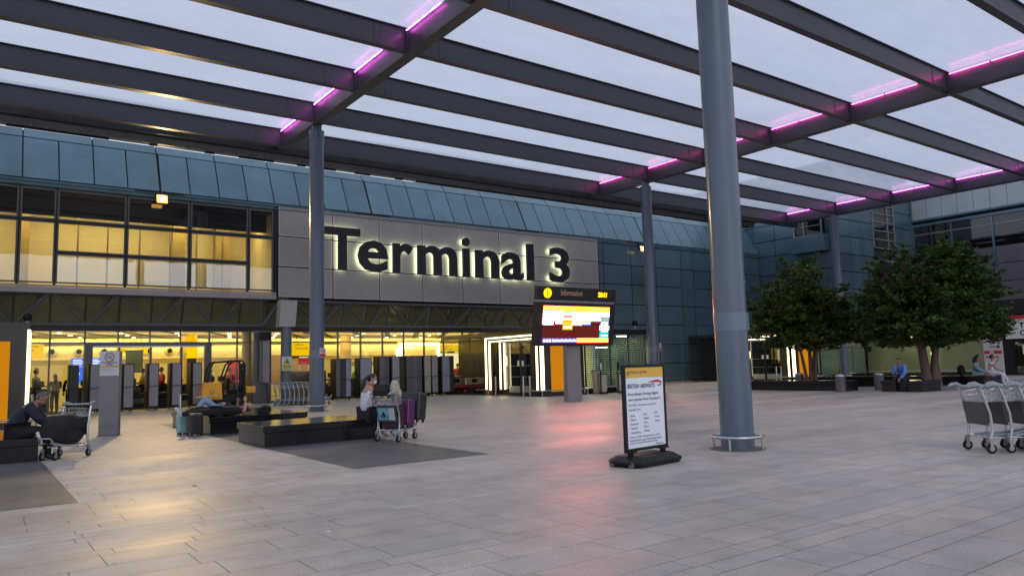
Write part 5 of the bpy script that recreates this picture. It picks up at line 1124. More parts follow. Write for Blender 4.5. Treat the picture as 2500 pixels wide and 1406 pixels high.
p = thing("red_board", "small red and white counter board behind the left column", "board", (15.9, 42.5, 1.75)); MB().bb(-.42, .42, 0, .05, .2, .55).build("panel", mat("board_red", (0.6, 0.02, 0.01), 0.5), p); MB().bb(-.35, -.31, 0, .03, -.75, .2).build("leg", M_white, p); MB().bb(.31, .35, 0, .03, -.75, .2).build("leg", M_white, p)
p = thing("red_display", "tall red poster display behind the forklift", "display", (12.0, 43.0, 0)); MB().bb(-.35, .35, 0, .1, .9, 2.3).build("panel", mat("board_red", (0.6, 0.02, 0.01), 0.5, 0, 0.5, 5), p); MB().bb(-.3, .3, 0, .08, 0, .88).build("base", M_dark, p)
p = thing("wooden_counter", "brown wooden counter behind the left nested trolleys", "counter", (14.9, 39.6, 0)); MB().bb(-1.3, 1.1, 0, .5, 0, 1.55).build("front", mat("counter_wood", (0.20, 0.10, 0.05), 0.5, 0, 0.4, 3, stretch=(3, 3, .4)), p); MB().bb(-1.3, 1.1, -.05, .0, 1.0, 1.12).build("band", mat("counter_band", (0.05, 0.05, 0.08), 0.4), p)
p = thing("light_arch", "bright rectangular light frame inside the hall above the racks", "light frame", (24.4, 44, 0)); m = MB(); m.bb(-1.5, -1.38, 0, .1, 1.3, 3.2); m.bb(1.38, 1.5, 0, .1, 1.3, 3.2); m.bb(-1.38, 1.38, 0, .1, 3.08, 3.2); m.build("light_tube", emit("arch_light", (1, .93, .6), 4.5), p); MB().bb(-1.6, 1.6, .12, .2, 0, 3.3).build("back", M_hall, p)
p = thing("light_arch_small", "slim second light frame inside the hall close to the first", "light frame", (22.2, 43, 0)); p.name = "light_arch"; m = MB(); m.bb(-.06, .0, 0, .1, 1.3, 2.9); m.bb(.0, 1.2, 0, .1, 2.84, 2.9); m.build("light_tube", emit("arch_light", (1, .93, .6), 4.5), p)
rnd = random.Random(5)
M_cl = [mat("clutter_" + n, c, 0.5, 0, 0.3, 5) for n, c in (("black", (.02, .02, .02)), ("brown", (.07, .05, .03)), ("grey", (.12, .12, .12)), ("olive", (.10, .10, .05)), ("red", (.28, .02, .02)), ("cream", (.45, .40, .28)))]
desk_labels = ["dark check-in desk behind the far left glass", "dark check-in desk behind the smoke free totem", "dark check-in desk behind the red shirted man", "dark check-in desk behind the forklift cab", "low dark desk behind the pale blue rack", "low dark desk behind the middle racks", "low dark desk left of the red trailers"]
for lab, x, w in zip(desk_labels, (1.9, 5.3, 8.0, 11.0, 18.2, 22.0, 26.5), (2.4, 2.2, 2.4, 1.6, 3.0, 3.0, 2.6)):
    p = thing("checkin_desk", lab, "desk", (x, 41.6, 0), 0, "desks inside the hall")
    MB().bb(-w / 2, w / 2, 0, .6, 0, 1.02).build("front", M_cl[0], p); MB().bb(-w / 2 - .05, w / 2 + .05, -.05, .65, 1.02, 1.07).build("top", M_cl[2], p)
    m = MB(); 
    for k in range(3): xx = -w / 3 + k * w / 3; m.bb(xx - .18, xx + .18, .25, .3, 1.15, 1.42); m.bb(xx - .03, xx + .03, .26, .3, 1.07, 1.15)
    m.build("monitors", M_cl[0], p)

# piles of baggage and shelving behind the glass
pl_rnd = random.Random(11)
for lab, x, y, n in (("dark pile of bags on a cart behind the farthest left glass", 2.2, 39.9, 9), ("heap of dark bags right of the totem behind the glass", 6.1, 39.8, 12), ("bags stacked on the floor behind the red shirted man", 8.1, 39.5, 8),
                     ("bags and boxes stacked behind the forklift seat", 10.6, 39.4, 9), ("cluttered shelf stand just right of the left column", 16.6, 40.5, 10), ("dark bags behind the gap between panel racks", 17.6, 40.8, 8),
                     ("bags stacked behind the red trailer cream board", 23.6, 40.5, 12), ("chairs and bags just left of the central porch glass", 28.0, 41.2, 10)):
    p = thing("baggage_pile", lab, "baggage", (x, y, 0), 0, "baggage inside the hall"); z = [0.0, 0.0, 0.0]
    for k in range(n):
        c = k % 3; w, d, h = pl_rnd.uniform(.3, .55), pl_rnd.uniform(.25, .4), pl_rnd.uniform(.18, .34)
        MB().box((-.45 + .45 * c + pl_rnd.uniform(-.05, .05), pl_rnd.uniform(-.05, .05), z[c] + h / 2), (w, d, h), pl_rnd.uniform(-.3, .3)).build("bag", M_cl[pl_rnd.choice((0, 0, 1, 2, 3, 4, 0, 5))], p, bevel=.04); z[c] += h

# ------------------------------------------------------------ trees
def leaf_mat(name, c1, c2):
    m = bpy.data.materials.new(name); m.use_nodes = True; t = m.node_tree; b = t.nodes["Principled BSDF"]
    a = t.nodes.new("ShaderNodeAttribute"); a.attribute_name = "leaf"
    b.inputs["Roughness"].default_value = 0.6; b.inputs["Specular IOR Level"].default_value = 0.3
    t.links.new(a.outputs["Color"], b.inputs["Base Color"])
    tl = t.nodes.new("ShaderNodeBsdfTranslucent"); t.links.new(a.outputs["Color"], tl.inputs["Color"])
    mxn = t.nodes.new("ShaderNodeMixShader"); mxn.inputs[0].default_value = 0.25
    t.links.new(b.outputs[0], mxn.inputs[1]); t.links.new(tl.outputs[0], mxn.inputs[2]); t.links.new(mxn.outputs[0], t.nodes["Material Output"].inputs["Surface"]); return m
M_leaf = leaf_mat("leaf_green", None, None); M_bark = mat("bark", (0.14, 0.085, 0.075), 0.85, 0, 0.35, 6, 0.6, 25, stretch=(1, 1, .25))
def tree(label, loc, blobs, stems, seed, n_cl, per, tint, zbot):
    rnd = random.Random(seed); p = thing("plaza_tree", label, "tree", loc, 0, "broad leafy trees in the planters")
    m = MB(); tips = []
    for sx, sy, lx, ly, r0 in stems:
        pts = [(sx, sy, 0), (sx + lx * .08, sy + ly * .08, 0.9), (sx + lx * .2, sy + ly * .2, 1.8), (sx + lx * .5, sy + ly * .5, 2.9), (sx + lx, sy + ly, 4.4)]
        m.tube(pts, [r0 * 1.15, r0, r0 * .85, r0 * .55, r0 * .25], 10); tips += [pts[2], pts[3], pts[4]]
    cl = []
    tot = sum(b[3] * b[4] * b[5] for b in blobs)
    for bx, by, bz, rx, ry, rz_ in blobs:
        for k in range(int(n_cl * rx * ry * rz_ / tot)):
            while True:
                v = Vector((rnd.gauss(0, 1), rnd.gauss(0, 1), rnd.gauss(0, 1)))
                if v.length > 0.1: break
            v.normalize(); q = rnd.random() ** 0.38
            c = Vector((bx + v.x * rx * q, by + v.y * ry * q, bz + v.z * rz_ * q))
            if c.z < zbot: c.z = zbot + rnd.random() * 0.5
            cl.append((c, q))
        for k in range(int(n_cl * .16 * rx * ry * rz_ / tot)):      # sprigs that break the outline
            v = Vector((rnd.gauss(0, 1), rnd.gauss(0, 1), rnd.gauss(.3, 1))).normalized(); c = Vector((bx + v.x * rx * 1.1, by + v.y * ry * 1.1, bz + v.z * rz_ * 1.12))
            if c.z > zbot: cl += [(c, 1.1), (c + v * .25, 1.4)]
    for c, q in cl[::3]:
        t = min(tips, key=lambda s: (Vector(s) - c).length + rnd.random() * .8); t = Vector(t); mid = (t + c) / 2 + Vector((rnd.uniform(-.2, .2), rnd.uniform(-.2, .2), rnd.uniform(0, .25)))
        m.tube([t, mid, c], [.035, .022, .008], 5, caps=False)
    m.build("trunk", M_bark, p, smooth=True)
    vs = []; fs = []; cs = []
    for c, q in cl:
        R0 = rnd.uniform(0.17, 0.40) * (1 if q < 1.05 else .55); hue = rnd.random(); warm = max(0, rnd.gauss(0, .5)) * tint * (1.3 if c.x < 0 else .6)
        base = (0.036 + .035 * hue + .055 * warm, 0.078 + .055 * hue + .032 * warm, 0.016 + .011 * hue)
        for k in range(per if q < 1.05 else per // 2):
            d = Vector((rnd.gauss(0, .5), rnd.gauss(0, .5), rnd.gauss(0, .26))) * R0 * 1.2; o = c + d; s = rnd.uniform(.055, .105)
            nrm = Vector((rnd.gauss(0, .7), rnd.gauss(0, .7), 1)).normalized(); a = nrm.orthogonal().normalized(); a.rotate(Matrix.Rotation(rnd.random() * 6.28, 3, nrm)); bq = nrm.cross(a)
            i = len(vs); dr = Vector((0, 0, -s * .35))
            vs += [o - a * s * 1.2, o + bq * s * .75 + dr * .3, o + a * s * 1.3 + dr, o - bq * s * .75 + dr * .3]; fs.append((i, i + 1, i + 2, i + 3))
            kk = rnd.uniform(.65, 1.35); cs += [(base[0] * kk, base[1] * kk, base[2] * kk, 1)] * 4
    me = bpy.data.meshes.new("crown"); me.from_pydata(vs, [], fs); me.materials.append(M_leaf); ca = me.color_attributes.new("leaf", 'FLOAT_COLOR', 'CORNER'); ca.data.foreach_set("color", [x for q in cs for x in q])
    o = bpy.data.objects.new("crown", me); col.objects.link(o); o.parent = p
    return p
# offsets along the picture's sideways direction (0.81,-0.59) and depth direction (0.59,0.81)
def sd_(s, d, z, rs, rd, rz_): return (0.81 * s + 0.59 * d, -0.59 * s + 0.81 * d, z, max(rs, rd), max(rs, rd) * .95, rz_)
tree("left leafy tree, yellowish green with a ragged top, in front of the slate tower", (34.0, 21.4, 0),
     [sd_(-.5, 0, 4.3, 2.0, 1.8, 1.3), sd_(-1.3, 0, 3.3, 1.7, 1.7, 1.25), sd_(1.0, .2, 3.6, 1.9, 1.7, 1.3), sd_(1.7, 0, 2.8, 1.3, 1.3, .9), sd_(-.2, -.2, 5.6, 1.1, 1.0, .9), sd_(.1, 0, 2.7, 2.1, 1.9, .8), sd_(-.1, -.1, 6.6, .35, .35, .6), sd_(-.9, -.1, 6.5, .25, .25, .4)],
     [(0, 0, .4, .2, .10), (.18, .1, .9, -.7, .08), (-.14, .12, -1.0, .7, .08), (0.05, -.2, -.3, -.9, .07)], 11, 470, 46, 1.0, 1.95)
tree("right leafy tree, darker and larger, with a thick brown trunk", (35.75, 16.5, 0),
     [sd_(.2, 0, 4.6, 2.5, 2.1, 1.7), sd_(-1.3, 0, 3.7, 1.7, 1.7, 1.5), sd_(1.7, 0, 4.0, 1.9, 1.8, 1.9), sd_(.9, 0, 5.7, 1.5, 1.4, 1.0), sd_(0, 0, 2.8, 2.7, 2.2, .9), sd_(2.3, 0, 2.9, 1.4, 1.4, 1.0), sd_(-1.9, 0, 2.9, 1.1, 1.1, .8), sd_(1.9, 0, 6.0, .9, .9, .7)],
     [(-.14, .06, -.6, .5, .2), (.12, -.08, .9, -.6, .17), (.26, -.26, .4, .9, .13)], 12, 820, 46, 0.25, 1.95)

# buildings behind, dimly seen through the film
bk = thing("rear_tower", "pale grey high block rising behind the terminal, seen faintly through the film", "building", (80, 95, 0))
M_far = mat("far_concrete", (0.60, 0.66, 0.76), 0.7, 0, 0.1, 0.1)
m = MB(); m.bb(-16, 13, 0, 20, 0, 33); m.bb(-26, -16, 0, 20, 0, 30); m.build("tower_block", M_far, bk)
m = MB()
for k in range(7): m.bb(-25.5, 12.5, -.1, -.01, 8 + k * 3.4, 9.4 + k * 3.4)
m.build("window_band", M_dark, bk)

# ------------------------------------------------------------ people
def skin_mesh(nodes, edges, mtl, name, sub=1):
    """nodes: list of (pos, radius); a continuous surface grown along the edges"""
    me = bpy.data.meshes.new(name); me.from_pydata([n[0] for n in nodes], edges, [])
    o = bpy.data.objects.new("tmp_skin", me); col.objects.link(o)
    md = o.modifiers.new("skin", 'SKIN'); md.use_smooth_shade = True; md.branch_smoothing = 0.6
    for i, n in enumerate(nodes):
        r = n[1] if isinstance(n[1], tuple) else (n[1], n[1]); me.skin_vertices[0].data[i].radius = r; me.skin_vertices[0].data[i].use_root = (i == 0)
    if sub: s_ = o.modifiers.new("sub", 'SUBSURF'); s_.levels = sub; s_.render_levels = sub
    dg = bpy.context.evaluated_depsgraph_get(); dg.update()
    out = bpy.data.meshes.new_from_object(o.evaluated_get(dg)); bpy.data.objects.remove(o); bpy.data.meshes.remove(me)
    return out
def to_mb(me, mb, mi=0):
    mb.add([v.co.copy() for v in me.vertices], [tuple(p.vertices) for p in me.polygons], mi); bpy.data.meshes.remove(me)
STAND = dict(pel=(0, 0, .95), wst=(0, 0, 1.10), chs=(0, 0, 1.33), nkb=(-.01, 0, 1.48), nck=(.0, 0, 1.55), hed=(.02, 0, 1.66),
             shL=(0, .19, 1.42), elL=(-.03, .25, 1.14), wrL=(.04, .25, .90), shR=(0, -.19, 1.42), elR=(-.03, -.25, 1.14), wrR=(.04, -.25, .90),
             hpL=(0, .09, .92), knL=(.02, .10, .50), anL=(-.01, .10, .09), toL=(.13, .11, .035), hpR=(0, -.09, .92), knR=(.02, -.10, .50), anR=(-.01, -.10, .09), toR=(.13, -.11, .035))
SIT = dict(pel=(0, 0, .56), wst=(.0, 0, .70), chs=(.04, 0, .92), nkb=(.06, 0, 1.07), nck=(.08, 0, 1.13), hed=(.11, 0, 1.25),
           shL=(.05, .18, 1.01), elL=(.13, .23, .75), wrL=(.36, .15, .66), shR=(.05, -.18, 1.01), elR=(.13, -.23, .75), wrR=(.36, -.15, .66),
           hpL=(.03, .09, .54), knL=(.46, .12, .52), anL=(.47, .12, .09), toL=(.60, .13, .035), hpR=(.03, -.09, .54), knR=(.46, -.12, .52), anR=(.47, -.12, .09), toR=(.60, -.13, .035))
def person(label, loc, rz, pose, over=None, skin=M_skin, shirt=None, trous=None, shoes=None, hair=M_hair, longs=True, longt=True, hairstyle='short', head_rot=(0, 0, 0), scale=1.0, hgt=None, extra=None, group=None, pelrot=None, fem=False, bulk=1.0):
    J = dict(pose); J.update(over or {}); J = {k: Vector(v) * scale for k, v in J.items()}
    p = thing("person", label, "person", loc, rz, group)
    S = scale; order = ['pel', 'wst', 'chs', 'nkb', 'nck', 'shL', 'elL', 'wrL', 'shR', 'elR', 'wrR', 'hpL', 'knL', 'anL', 'toL', 'hpR', 'knR', 'anR', 'toR']
    rad = dict(pel=.135, wst=.125, chs=.15, nkb=.075, nck=.052, shL=.066, elL=.045, wrL=.028, shR=.066, elR=.045, wrR=.027, hpL=.095, knL=.06, anL=.036, toL=.03, hpR=.095, knR=.06, anR=.036, toR=.03)
    for k in rad: rad[k] *= bulk if k in ('pel', 'wst', 'chs') else (bulk * .5 + .5)
    if fem:
        for k in rad: rad[k] *= .92
    ed = [('pel', 'wst'), ('wst', 'chs'), ('chs', 'nkb'), ('nkb', 'nck'), ('chs', 'shL'), ('shL', 'elL'), ('elL', 'wrL'), ('chs', 'shR'), ('shR', 'elR'), ('elR', 'wrR'), ('pel', 'hpL'), ('hpL', 'knL'), ('knL', 'anL'), ('anL', 'toL'), ('pel', 'hpR'), ('hpR', 'knR'), ('knR', 'anR'), ('anR', 'toR')]
    ix = {k: i for i, k in enumerate(order)}
    mb = MB(); cov = ((['pel', 'wst', 'chs', 'shL', 'shR'] if shirt is not None else []) + (['elL', 'elR'] if shirt is not None and longs else []) + (['hpL', 'hpR'] + (['knL', 'knR', 'anL', 'anR'] if longt else []) if trous is not None else []))
    to_mb(skin_mesh([(J[k], rad[k] * S * (.72 if k in cov else 1)) for k in order], [(ix[a], ix[b]) for a, b in ed], skin, "body"), mb)
    # head, facing +x then turned by head_rot (yaw, pitch, roll)
    Q = (Matrix.Rotation(R(head_rot[0]), 3, 'Z') @ Matrix.Rotation(R(head_rot[1]), 3, 'Y') @ Matrix.Rotation(R(head_rot[2]), 3, 'X')); H = J['hed']
    def hp(x, y, z): return H + Q @ (Vector((x, y, z)) * S)
    mb.ball(hp(0, 0, .02), (.092 * S, .074 * S, .098 * S), 16, 12, 0, Q); mb.ball(hp(.025, 0, -.05), (.066 * S, .055 * S, .062 * S), 14, 10, 0, Q)
    mb.tube([hp(.085, 0, .015), hp(.112, 0, -.022), (hp(.09, 0, -.03))], [.007 * S, .013 * S, .006 * S], 6)
    for s in (-1, 1): mb.ball(hp(0, s * .075, -.005), (.018 * S, .009 * S, .03 * S), 8, 6, 0, Q); mb.ball(hp(.078, s * .03, .012), (.010 * S, .012 * S, .008 * S), 8, 6, 1, Q)
    mb.ball(hp(.088, 0, -.055), (.006 * S, .022 * S, .006 * S), 8, 6, 2, Q)
    mb.tube([J['nck'], H + Q @ Vector((-.01, 0, -.03))], [.05 * S, .05 * S], 10)
    # hands: palm and five fingers, lightly curled
    for sfx in 'LR':
        w = J['wr' + sfx]; d = (w - J['el' + sfx]).normalized(); side = d.cross(Vector((0, 0, 1)));
        if side.length < .1: side = Vector((0, 1, 0))
        side.normalize(); dn = side.cross(d).normalized(); sg = 1 if sfx == 'L' else -1
        pc = w + d * .05 * S; mb.tube([w, pc, w + d * .09 * S], [.024 * S, .036 * S, .034 * S], 8)
        for k, L in enumerate((.062, .072, .068, .052)):
            b0_ = w + (d * .085 + side * (-.027 + .018 * k)) * S; mb.tube([b0_, b0_ + (d * L * .55 - dn * .008) * S, b0_ + (d * L - dn * .028) * S], [.0095 * S, .009 * S, .007 * S], 6)
        b0_ = w + (d * .03 - side * .03 * 1) * S; mb.tube([b0_, b0_ + (d * .03 - side * .02) * S, b0_ + (d * .06 - side * .018 - dn * .012) * S], [.012 * S, .010 * S, .008 * S], 6)
    o = mb.build("body", [skin, M_hair, M_lip], p, smooth=True)
    def cloth(name, keys, edges, add, mtl, rr=None):
        ii = {k: i for i, k in enumerate(keys)}
        nd = [(J[k], ((rr or {}).get(k, rad[k]) + add) * S) for k in keys]
        c = MB(); to_mb(skin_mesh(nd, [(ii[a], ii[b]) for a, b in edges], mtl, name), c); return c.build(name, mtl, p, smooth=True)
    if trous is not None:
        ks = ['pel', 'hpL', 'knL', 'hpR', 'knR'] + (['anL', 'anR'] if longt else []); es = [('pel', 'hpL'), ('hpL', 'knL'), ('pel', 'hpR'), ('hpR', 'knR')] + ([('knL', 'anL'), ('knR', 'anR')] if longt else [])
        if not longt:
            J['kL_'] = J['hpL'].lerp(J['knL'], .8); J['kR_'] = J['hpR'].lerp(J['knR'], .8)
            rad['kL_'] = rad['kR_'] = .065; ks = ['pel', 'hpL', 'kL_', 'hpR', 'kR_']; es = [('pel', 'hpL'), ('hpL', 'kL_'), ('pel', 'hpR'), ('hpR', 'kR_')]
        cloth("trousers", ks, es, .020, trous, {'anL': .045, 'anR': .045})
    if shirt is not None:
        ks = ['pel', 'wst', 'chs', 'nkb', 'shL', 'elL', 'shR', 'elR'] + (['wrL', 'wrR'] if longs else []); es = [('pel', 'wst'), ('wst', 'chs'), ('chs', 'nkb'), ('chs', 'shL'), ('shL', 'elL'), ('chs', 'shR'), ('shR', 'elR')] + ([('elL', 'wrL'), ('elR', 'wrR')] if longs else [])
        if not longs:
            J['eL_'] = J['shL'].lerp(J['elL'], .75); J['eR_'] = J['shR'].lerp(J['elR'], .75); rad['eL_'] = rad['eR_'] = .048; ks = ['pel', 'wst', 'chs', 'nkb', 'shL', 'eL_', 'shR', 'eR_']; es = [('pel', 'wst'), ('wst', 'chs'), ('chs', 'nkb'), ('chs', 'shL'), ('shL', 'eL_'), ('chs', 'shR'), ('shR', 'eR_')]
        cloth("top", ks, es, .028, shirt, {'nkb': .06, 'wrL': .03, 'wrR': .03})
    if shoes is not None:
        for sfx in 'LR':
            a, t_ = J['an' + sfx], J['to' + sfx]; f = (t_ - a); f.normalize(); m = MB(); m.tube([a - f * .05 * S + (t_ - a).cross(Vector((0, 1, 0))).normalized() * 0, a, a.lerp(t_, .6), t_ + f * .07 * S], [.04 * S, .052 * S, .045 * S, .028 * S], 10); m.build("shoe", shoes, p, smooth=True)
    # hair cap over crown and back of the head
    m = MB(); m.ball((0, 0, 0), (.105, .088, .108), 18, 12); keep = []
    ok = [(v[0] < .05 + .6 * max(0, v[2] - .03)) and (v[2] > -.045 or v[0] < -.03) and not (v[2] < .0 and abs(v[1]) > .06 and v[0] > -.02) for v in m.v]
    m.f = [f for f in m.f if all(ok[i] for i in f)]; m.mi = [0] * len(m.f); m.v = [tuple(H + Q @ (Vector((v[0] - .006, v[1], v[2] + .022)) * S)) for v in m.v]
    if hairstyle == 'bald': m.f = [f for f in m.f if False]; m.mi = []
    if hairstyle == 'long':
        m.tube([hp(-.05, 0, .03), hp(-.10, 0, -.08), hp(-.12, 0, -.22), hp(-.10, .01, -.36)], [.075 * S, .085 * S, .075 * S, .03 * S], 12)
    if hairstyle == 'tail':
        m.ball(hp(-.10, 0, .03), (.045 * S, .04 * S, .045 * S), 10, 8); m.tube([hp(-.11, 0, .03), hp(-.16, 0, -.04), hp(-.17, 0, -.18), hp(-.15, 0, -.32)], [.03 * S, .045 * S, .045 * S, .012 * S], 10)
    if m.f: m.build("hair", hair, p, smooth=True)
    p["_"] = 0; del p["_"]
    return p, J, hp, Q
M_lip = mat("lips", (0.30, 0.10, 0.09), 0.5)
def cl(name, c, v=.1): return mat("cloth_" + name, c, 0.85, 0, v, 9, 0.4, 30)
C_navy, C_black, C_white, C_jean, C_blue, C_red, C_grey = cl("navy", (.012, .016, .035)), cl("black", (.012, .012, .014)), cl("white", (.62, .60, .66)), cl("pale_denim", (.22, .34, .46)), cl("shirt_blue", (.10, .20, .52)), cl("coral_red", (.45, .05, .05)), cl("grey", (.16, .17, .16))
C_yel, C_olive, C_hiviz, C_crm = cl("mustard", (.5, .35, .06)), cl("olive", (.12, .13, .07)), cl("hiviz", (.55, .75, .05)), cl("cream", (.6, .55, .35)); S_white = mat("shoe_white", (.6, .6, .6), .6); S_black = mat("shoe_black", (.015, .015, .015), .5)

# seated man in navy, left
person("man in navy jacket with short grey brown hair, hunched forward on the left bench", (0.72, 17.25, -.02), R(-8), SIT,
       dict(wst=(.04, 0, .72), chs=(.20, 0, .93), nkb=(.31, 0, 1.04), nck=(.36, 0, 1.07), hed=(.43, 0, 1.135), shL=(.22, .19, 1.0), shR=(.22, -.19, 1.0), elL=(.42, .22, .76), elR=(.42, -.22, .74), wrL=(.62, .08, .64), wrR=(.62, -.06, .62), knL=(.50, .14, .54), knR=(.50, -.14, .54), anL=(.52, .14, .09), anR=(.56, -.14, .09), toL=(.65, .14, .035), toR=(.69, -.14, .035)),
       M_skin2, C_navy, C_black, S_black, M_hairb, head_rot=(0, 28, 0), scale=1.05, bulk=1.3)
# woman in white with mask
_, J, hp, Q = person("woman with dark ponytail in white T-shirt and face mask, seated at bench end", (7.33, 15.75, -.02), R(12), SIT,
       dict(wst=(.0, 0, .72), chs=(.03, 0, .95), nkb=(.07, 0, 1.10), nck=(.10, 0, 1.15), hed=(.15, 0, 1.255), elL=(.16, .22, .82), wrL=(.40, .12, .82), elR=(.16, -.22, .80), wrR=(.42, -.12, .80), anL=(.52, .1, .09), anR=(.6, -.12, .09), toL=(.66, .1, .035), toR=(.74, -.12, .035)),
       M_skin, C_white, C_black, S_white, M_hair, longs=False, hairstyle='tail', head_rot=(-18, 16, 0), fem=True, scale=1.07, bulk=1.2)
o = [x for x in bpy.data.objects if x.parent == _ and x.name.startswith("body")][0]
m = MB(); m.ball(hp(.055, 0, -.05), (.062, .064, .055), 14, 10, 0, Q); m.build("face_mask", mat("mask_white", (.7, .74, .8), .7), _, smooth=True)
m = MB(); m.tube([hp(.05, -.06, -.03), hp(0, -.078, .0)], .004, 5); m.tube([hp(.05, .06, -.03), hp(0, .078, .0)], .004, 5); m.build("mask_strap", C_white, _)
# lying man in black, front
person("person in black lying on back with white trainers past bench end, hands over face", (5.15, 20.5, .44), 0, STAND,
       dict(pel=(.15, 0, .12), wst=(.33, 0, .12), chs=(.55, 0, .13), nkb=(.70, 0, .14), nck=(.77, 0, .16), hed=(.90, 0, .19), shL=(.64, .18, .12), elL=(.70, .26, .14), wrL=(.66, .10, .33), shR=(.64, -.18, .12), elR=(.74, -.24, .10), wrR=(.78, -.12, .34),
            hpL=(.10, .09, .11), knL=(-.30, .12, .20), anL=(-.68, .10, .08), toL=(-.75, .11, .20), hpR=(.10, -.09, .11), knR=(-.32, -.08, .13), anR=(-.72, -.02, .10), toR=(-.80, -.05, .21)),
       M_skin, C_black, C_black, S_white, M_hairb, longs=False, head_rot=(0, -80, 0), scale=1.06)
# lying person in pale jeans, behind
person("person in pale blue jeans and black top lying behind, knees raised", (5.55, 21.25, .44), 0, STAND,
       dict(pel=(.0, 0, .13), wst=(.18, 0, .13), chs=(.40, 0, .14), nkb=(.55, 0, .15), nck=(.62, 0, .16), hed=(.75, 0, .18), shL=(.48, .17, .13), elL=(.35, .28, .14), wrL=(.18, .12, .26), shR=(.48, -.17, .13), elR=(.30, -.25, .16), wrR=(.12, -.1, .27),
            hpL=(-.05, .09, .14), knL=(-.36, .12, .46), anL=(-.62, .10, .08), toL=(-.74, .11, .05), hpR=(-.05, -.09, .14), knR=(-.40, -.06, .40), anR=(-.70, -.05, .08), toR=(-.82, -.06, .05)),
       M_skin, C_black, C_jean, S_white, M_hair, longs=True, head_rot=(0, -80, 0), fem=True)
# man in blue shirt
person("man in bright blue shirt and black trousers, head resting on one hand", (31.72, 15.75, 0), R(190), SIT,
       dict(wst=(.06, 0, .74), chs=(.20, -.02, .95), nkb=(.30, -.02, 1.08), nck=(.35, 0, 1.12), hed=(.40, .02, 1.21), shL=(.24, .18, 1.03), elL=(.42, .22, .74), wrL=(.56, .06, .52), shR=(.24, -.19, 1.02), elR=(.46, -.20, .70), wrR=(.52, -.07, 1.02), knL=(.48, .18, .52), knR=(.48, -.20, .52), anL=(.45, .18, .09), anR=(.50, -.2, .09), toL=(.58, .2, .035), toR=(.63, -.22, .035)),
       M_skin2, C_blue, C_black, S_black, M_hair, head_rot=(0, 30, 0), scale=1.05, bulk=1.15)
# two women at right
person("woman with long dark hair and pale denim jacket, seated left of the pair", (38.0, 15.5, 0), R(-75), SIT, dict(hed=(.15, 0, 1.27), chs=(.09, 0, .94), nkb=(.12, 0, 1.08), nck=(.13, 0, 1.14), wrL=(.44, .06, .6), wrR=(.44, -.05, .6)), M_skin2, C_jean, C_jean, S_white, M_hair, longt=False, hairstyle='long', head_rot=(0, 12, 0), fem=True, scale=1.03)
person("woman in white top and white trousers, seated right of the pair", (38.35, 14.98, 0), R(-80), SIT, dict(anL=(.62, .1, .09), toL=(.75, .1, .035), wrR=(.3, -.2, 1.05), elR=(.18, -.26, .85)), M_skin2, C_white, C_white, S_black, M_hair, longs=False, hairstyle='short', head_rot=(30, 0, 0), fem=True, scale=1.04)
# travellers inside
HIP = dict(elL=(-.02, .36, 1.16), wrL=(.08, .18, 1.0), elR=(-.02, -.36, 1.16), wrR=(.08, -.18, 1.0)); CAR = dict(elL=(.05, .24, 1.15), wrL=(.28, .18, 1.08), elR=(.05, -.24, 1.15), wrR=(.28, -.18, 1.08))
g = "travellers inside the hall"
for lab, x, y, rz, ov, sk, sh, tr, hr, hs, sc in (
    ("man in coral red shirt standing between two light racks", 7.78, 40.6, R(200), CAR, M_skin2, C_red, C_black, M_hair, 'short', 1.10),
    ("person in mustard top half hidden behind a light rack", 7.0, 41.0, R(160), CAR, M_skin2, C_yel, C_black, M_hair, 'short', 1.08),
    ("person with dark hood bending over a bag right of the totem", 6.45, 40.2, R(180), dict(chs=(.12, 0, 1.3), nkb=(.2, 0, 1.42), nck=(.24, 0, 1.46), hed=(.3, 0, 1.5)), M_skin2, C_olive, C_black, M_hair, 'long', 1.0),
    ("person in grey top at far left behind the glass, with wide cream hat", 2.45, 40.6, R(20), CAR, M_skin, C_grey, C_black, M_hairb, 'short', 1.12),
    ("person with auburn hair and pale shirt behind the far left glass", 3.15, 39.7, R(100), CAR, M_skin, C_crm, C_grey, mat("auburn_hair", (.25, .08, .02), .6, 0, .3, 30), 'long', .98),
    ("person in black with long dark hair beside the leftmost rack", 3.75, 39.6, R(90), None, M_skin2, C_black, C_black, M_hair, 'long', 1.0),
    ("person in grey green jacket between the two rightmost light racks", 8.6, 40.5, R(200), CAR, M_skin2, C_olive, C_black, M_hair, 'short', .97),
    ("person in dark coat with white cap left of the forklift cab", 10.1, 40.4, R(180), CAR, M_skin, C_black, C_black, M_white, 'short', 1.03),
    ("person in patterned red top seen through the forklift cab", 11.1, 40.6, R(200), CAR, M_skin2, C_red, C_grey, M_hairb, 'short', 1.05),
    ("person in pale top seen just right of the forklift cab", 11.75, 40.6, R(180), CAR, M_skin, C_crm, C_red, M_hairb, 'short', .98),
    ("person in green yellow high visibility vest behind the pale blue rack", 18.1, 40.2, R(60), CAR, M_skin2, C_hiviz, C_black, M_hair, 'short', 1.0),
    ("woman in pale yellow top with hands on hips behind the red trailers", 26.3, 41.0, R(250), HIP, M_skin, C_crm, C_grey, mat("auburn_hair", (.25, .08, .02), .6, 0, .3, 30), 'short', 1.08),
    ("person in coral top left of the woman with hands on hips", 25.45, 41.0, R(200), CAR, M_skin2, C_red, C_black, M_hair, 'short', 1.0)):
    _, J, hp, Q = person(lab, (x, y, 0), rz, STAND, ov, sk, sh, tr, S_black, hr, hairstyle=hs, scale=sc, group=g)
    if 'hat' in lab: m = MB(); m.lathe((J['hed'].x, J['hed'].y, J['hed'].z + .08), [(.2, 0), (.2, .01), (.11, .02), (.10, .11), (.02, .13)], 20); m.build("hat", C_crm, _, smooth=True)

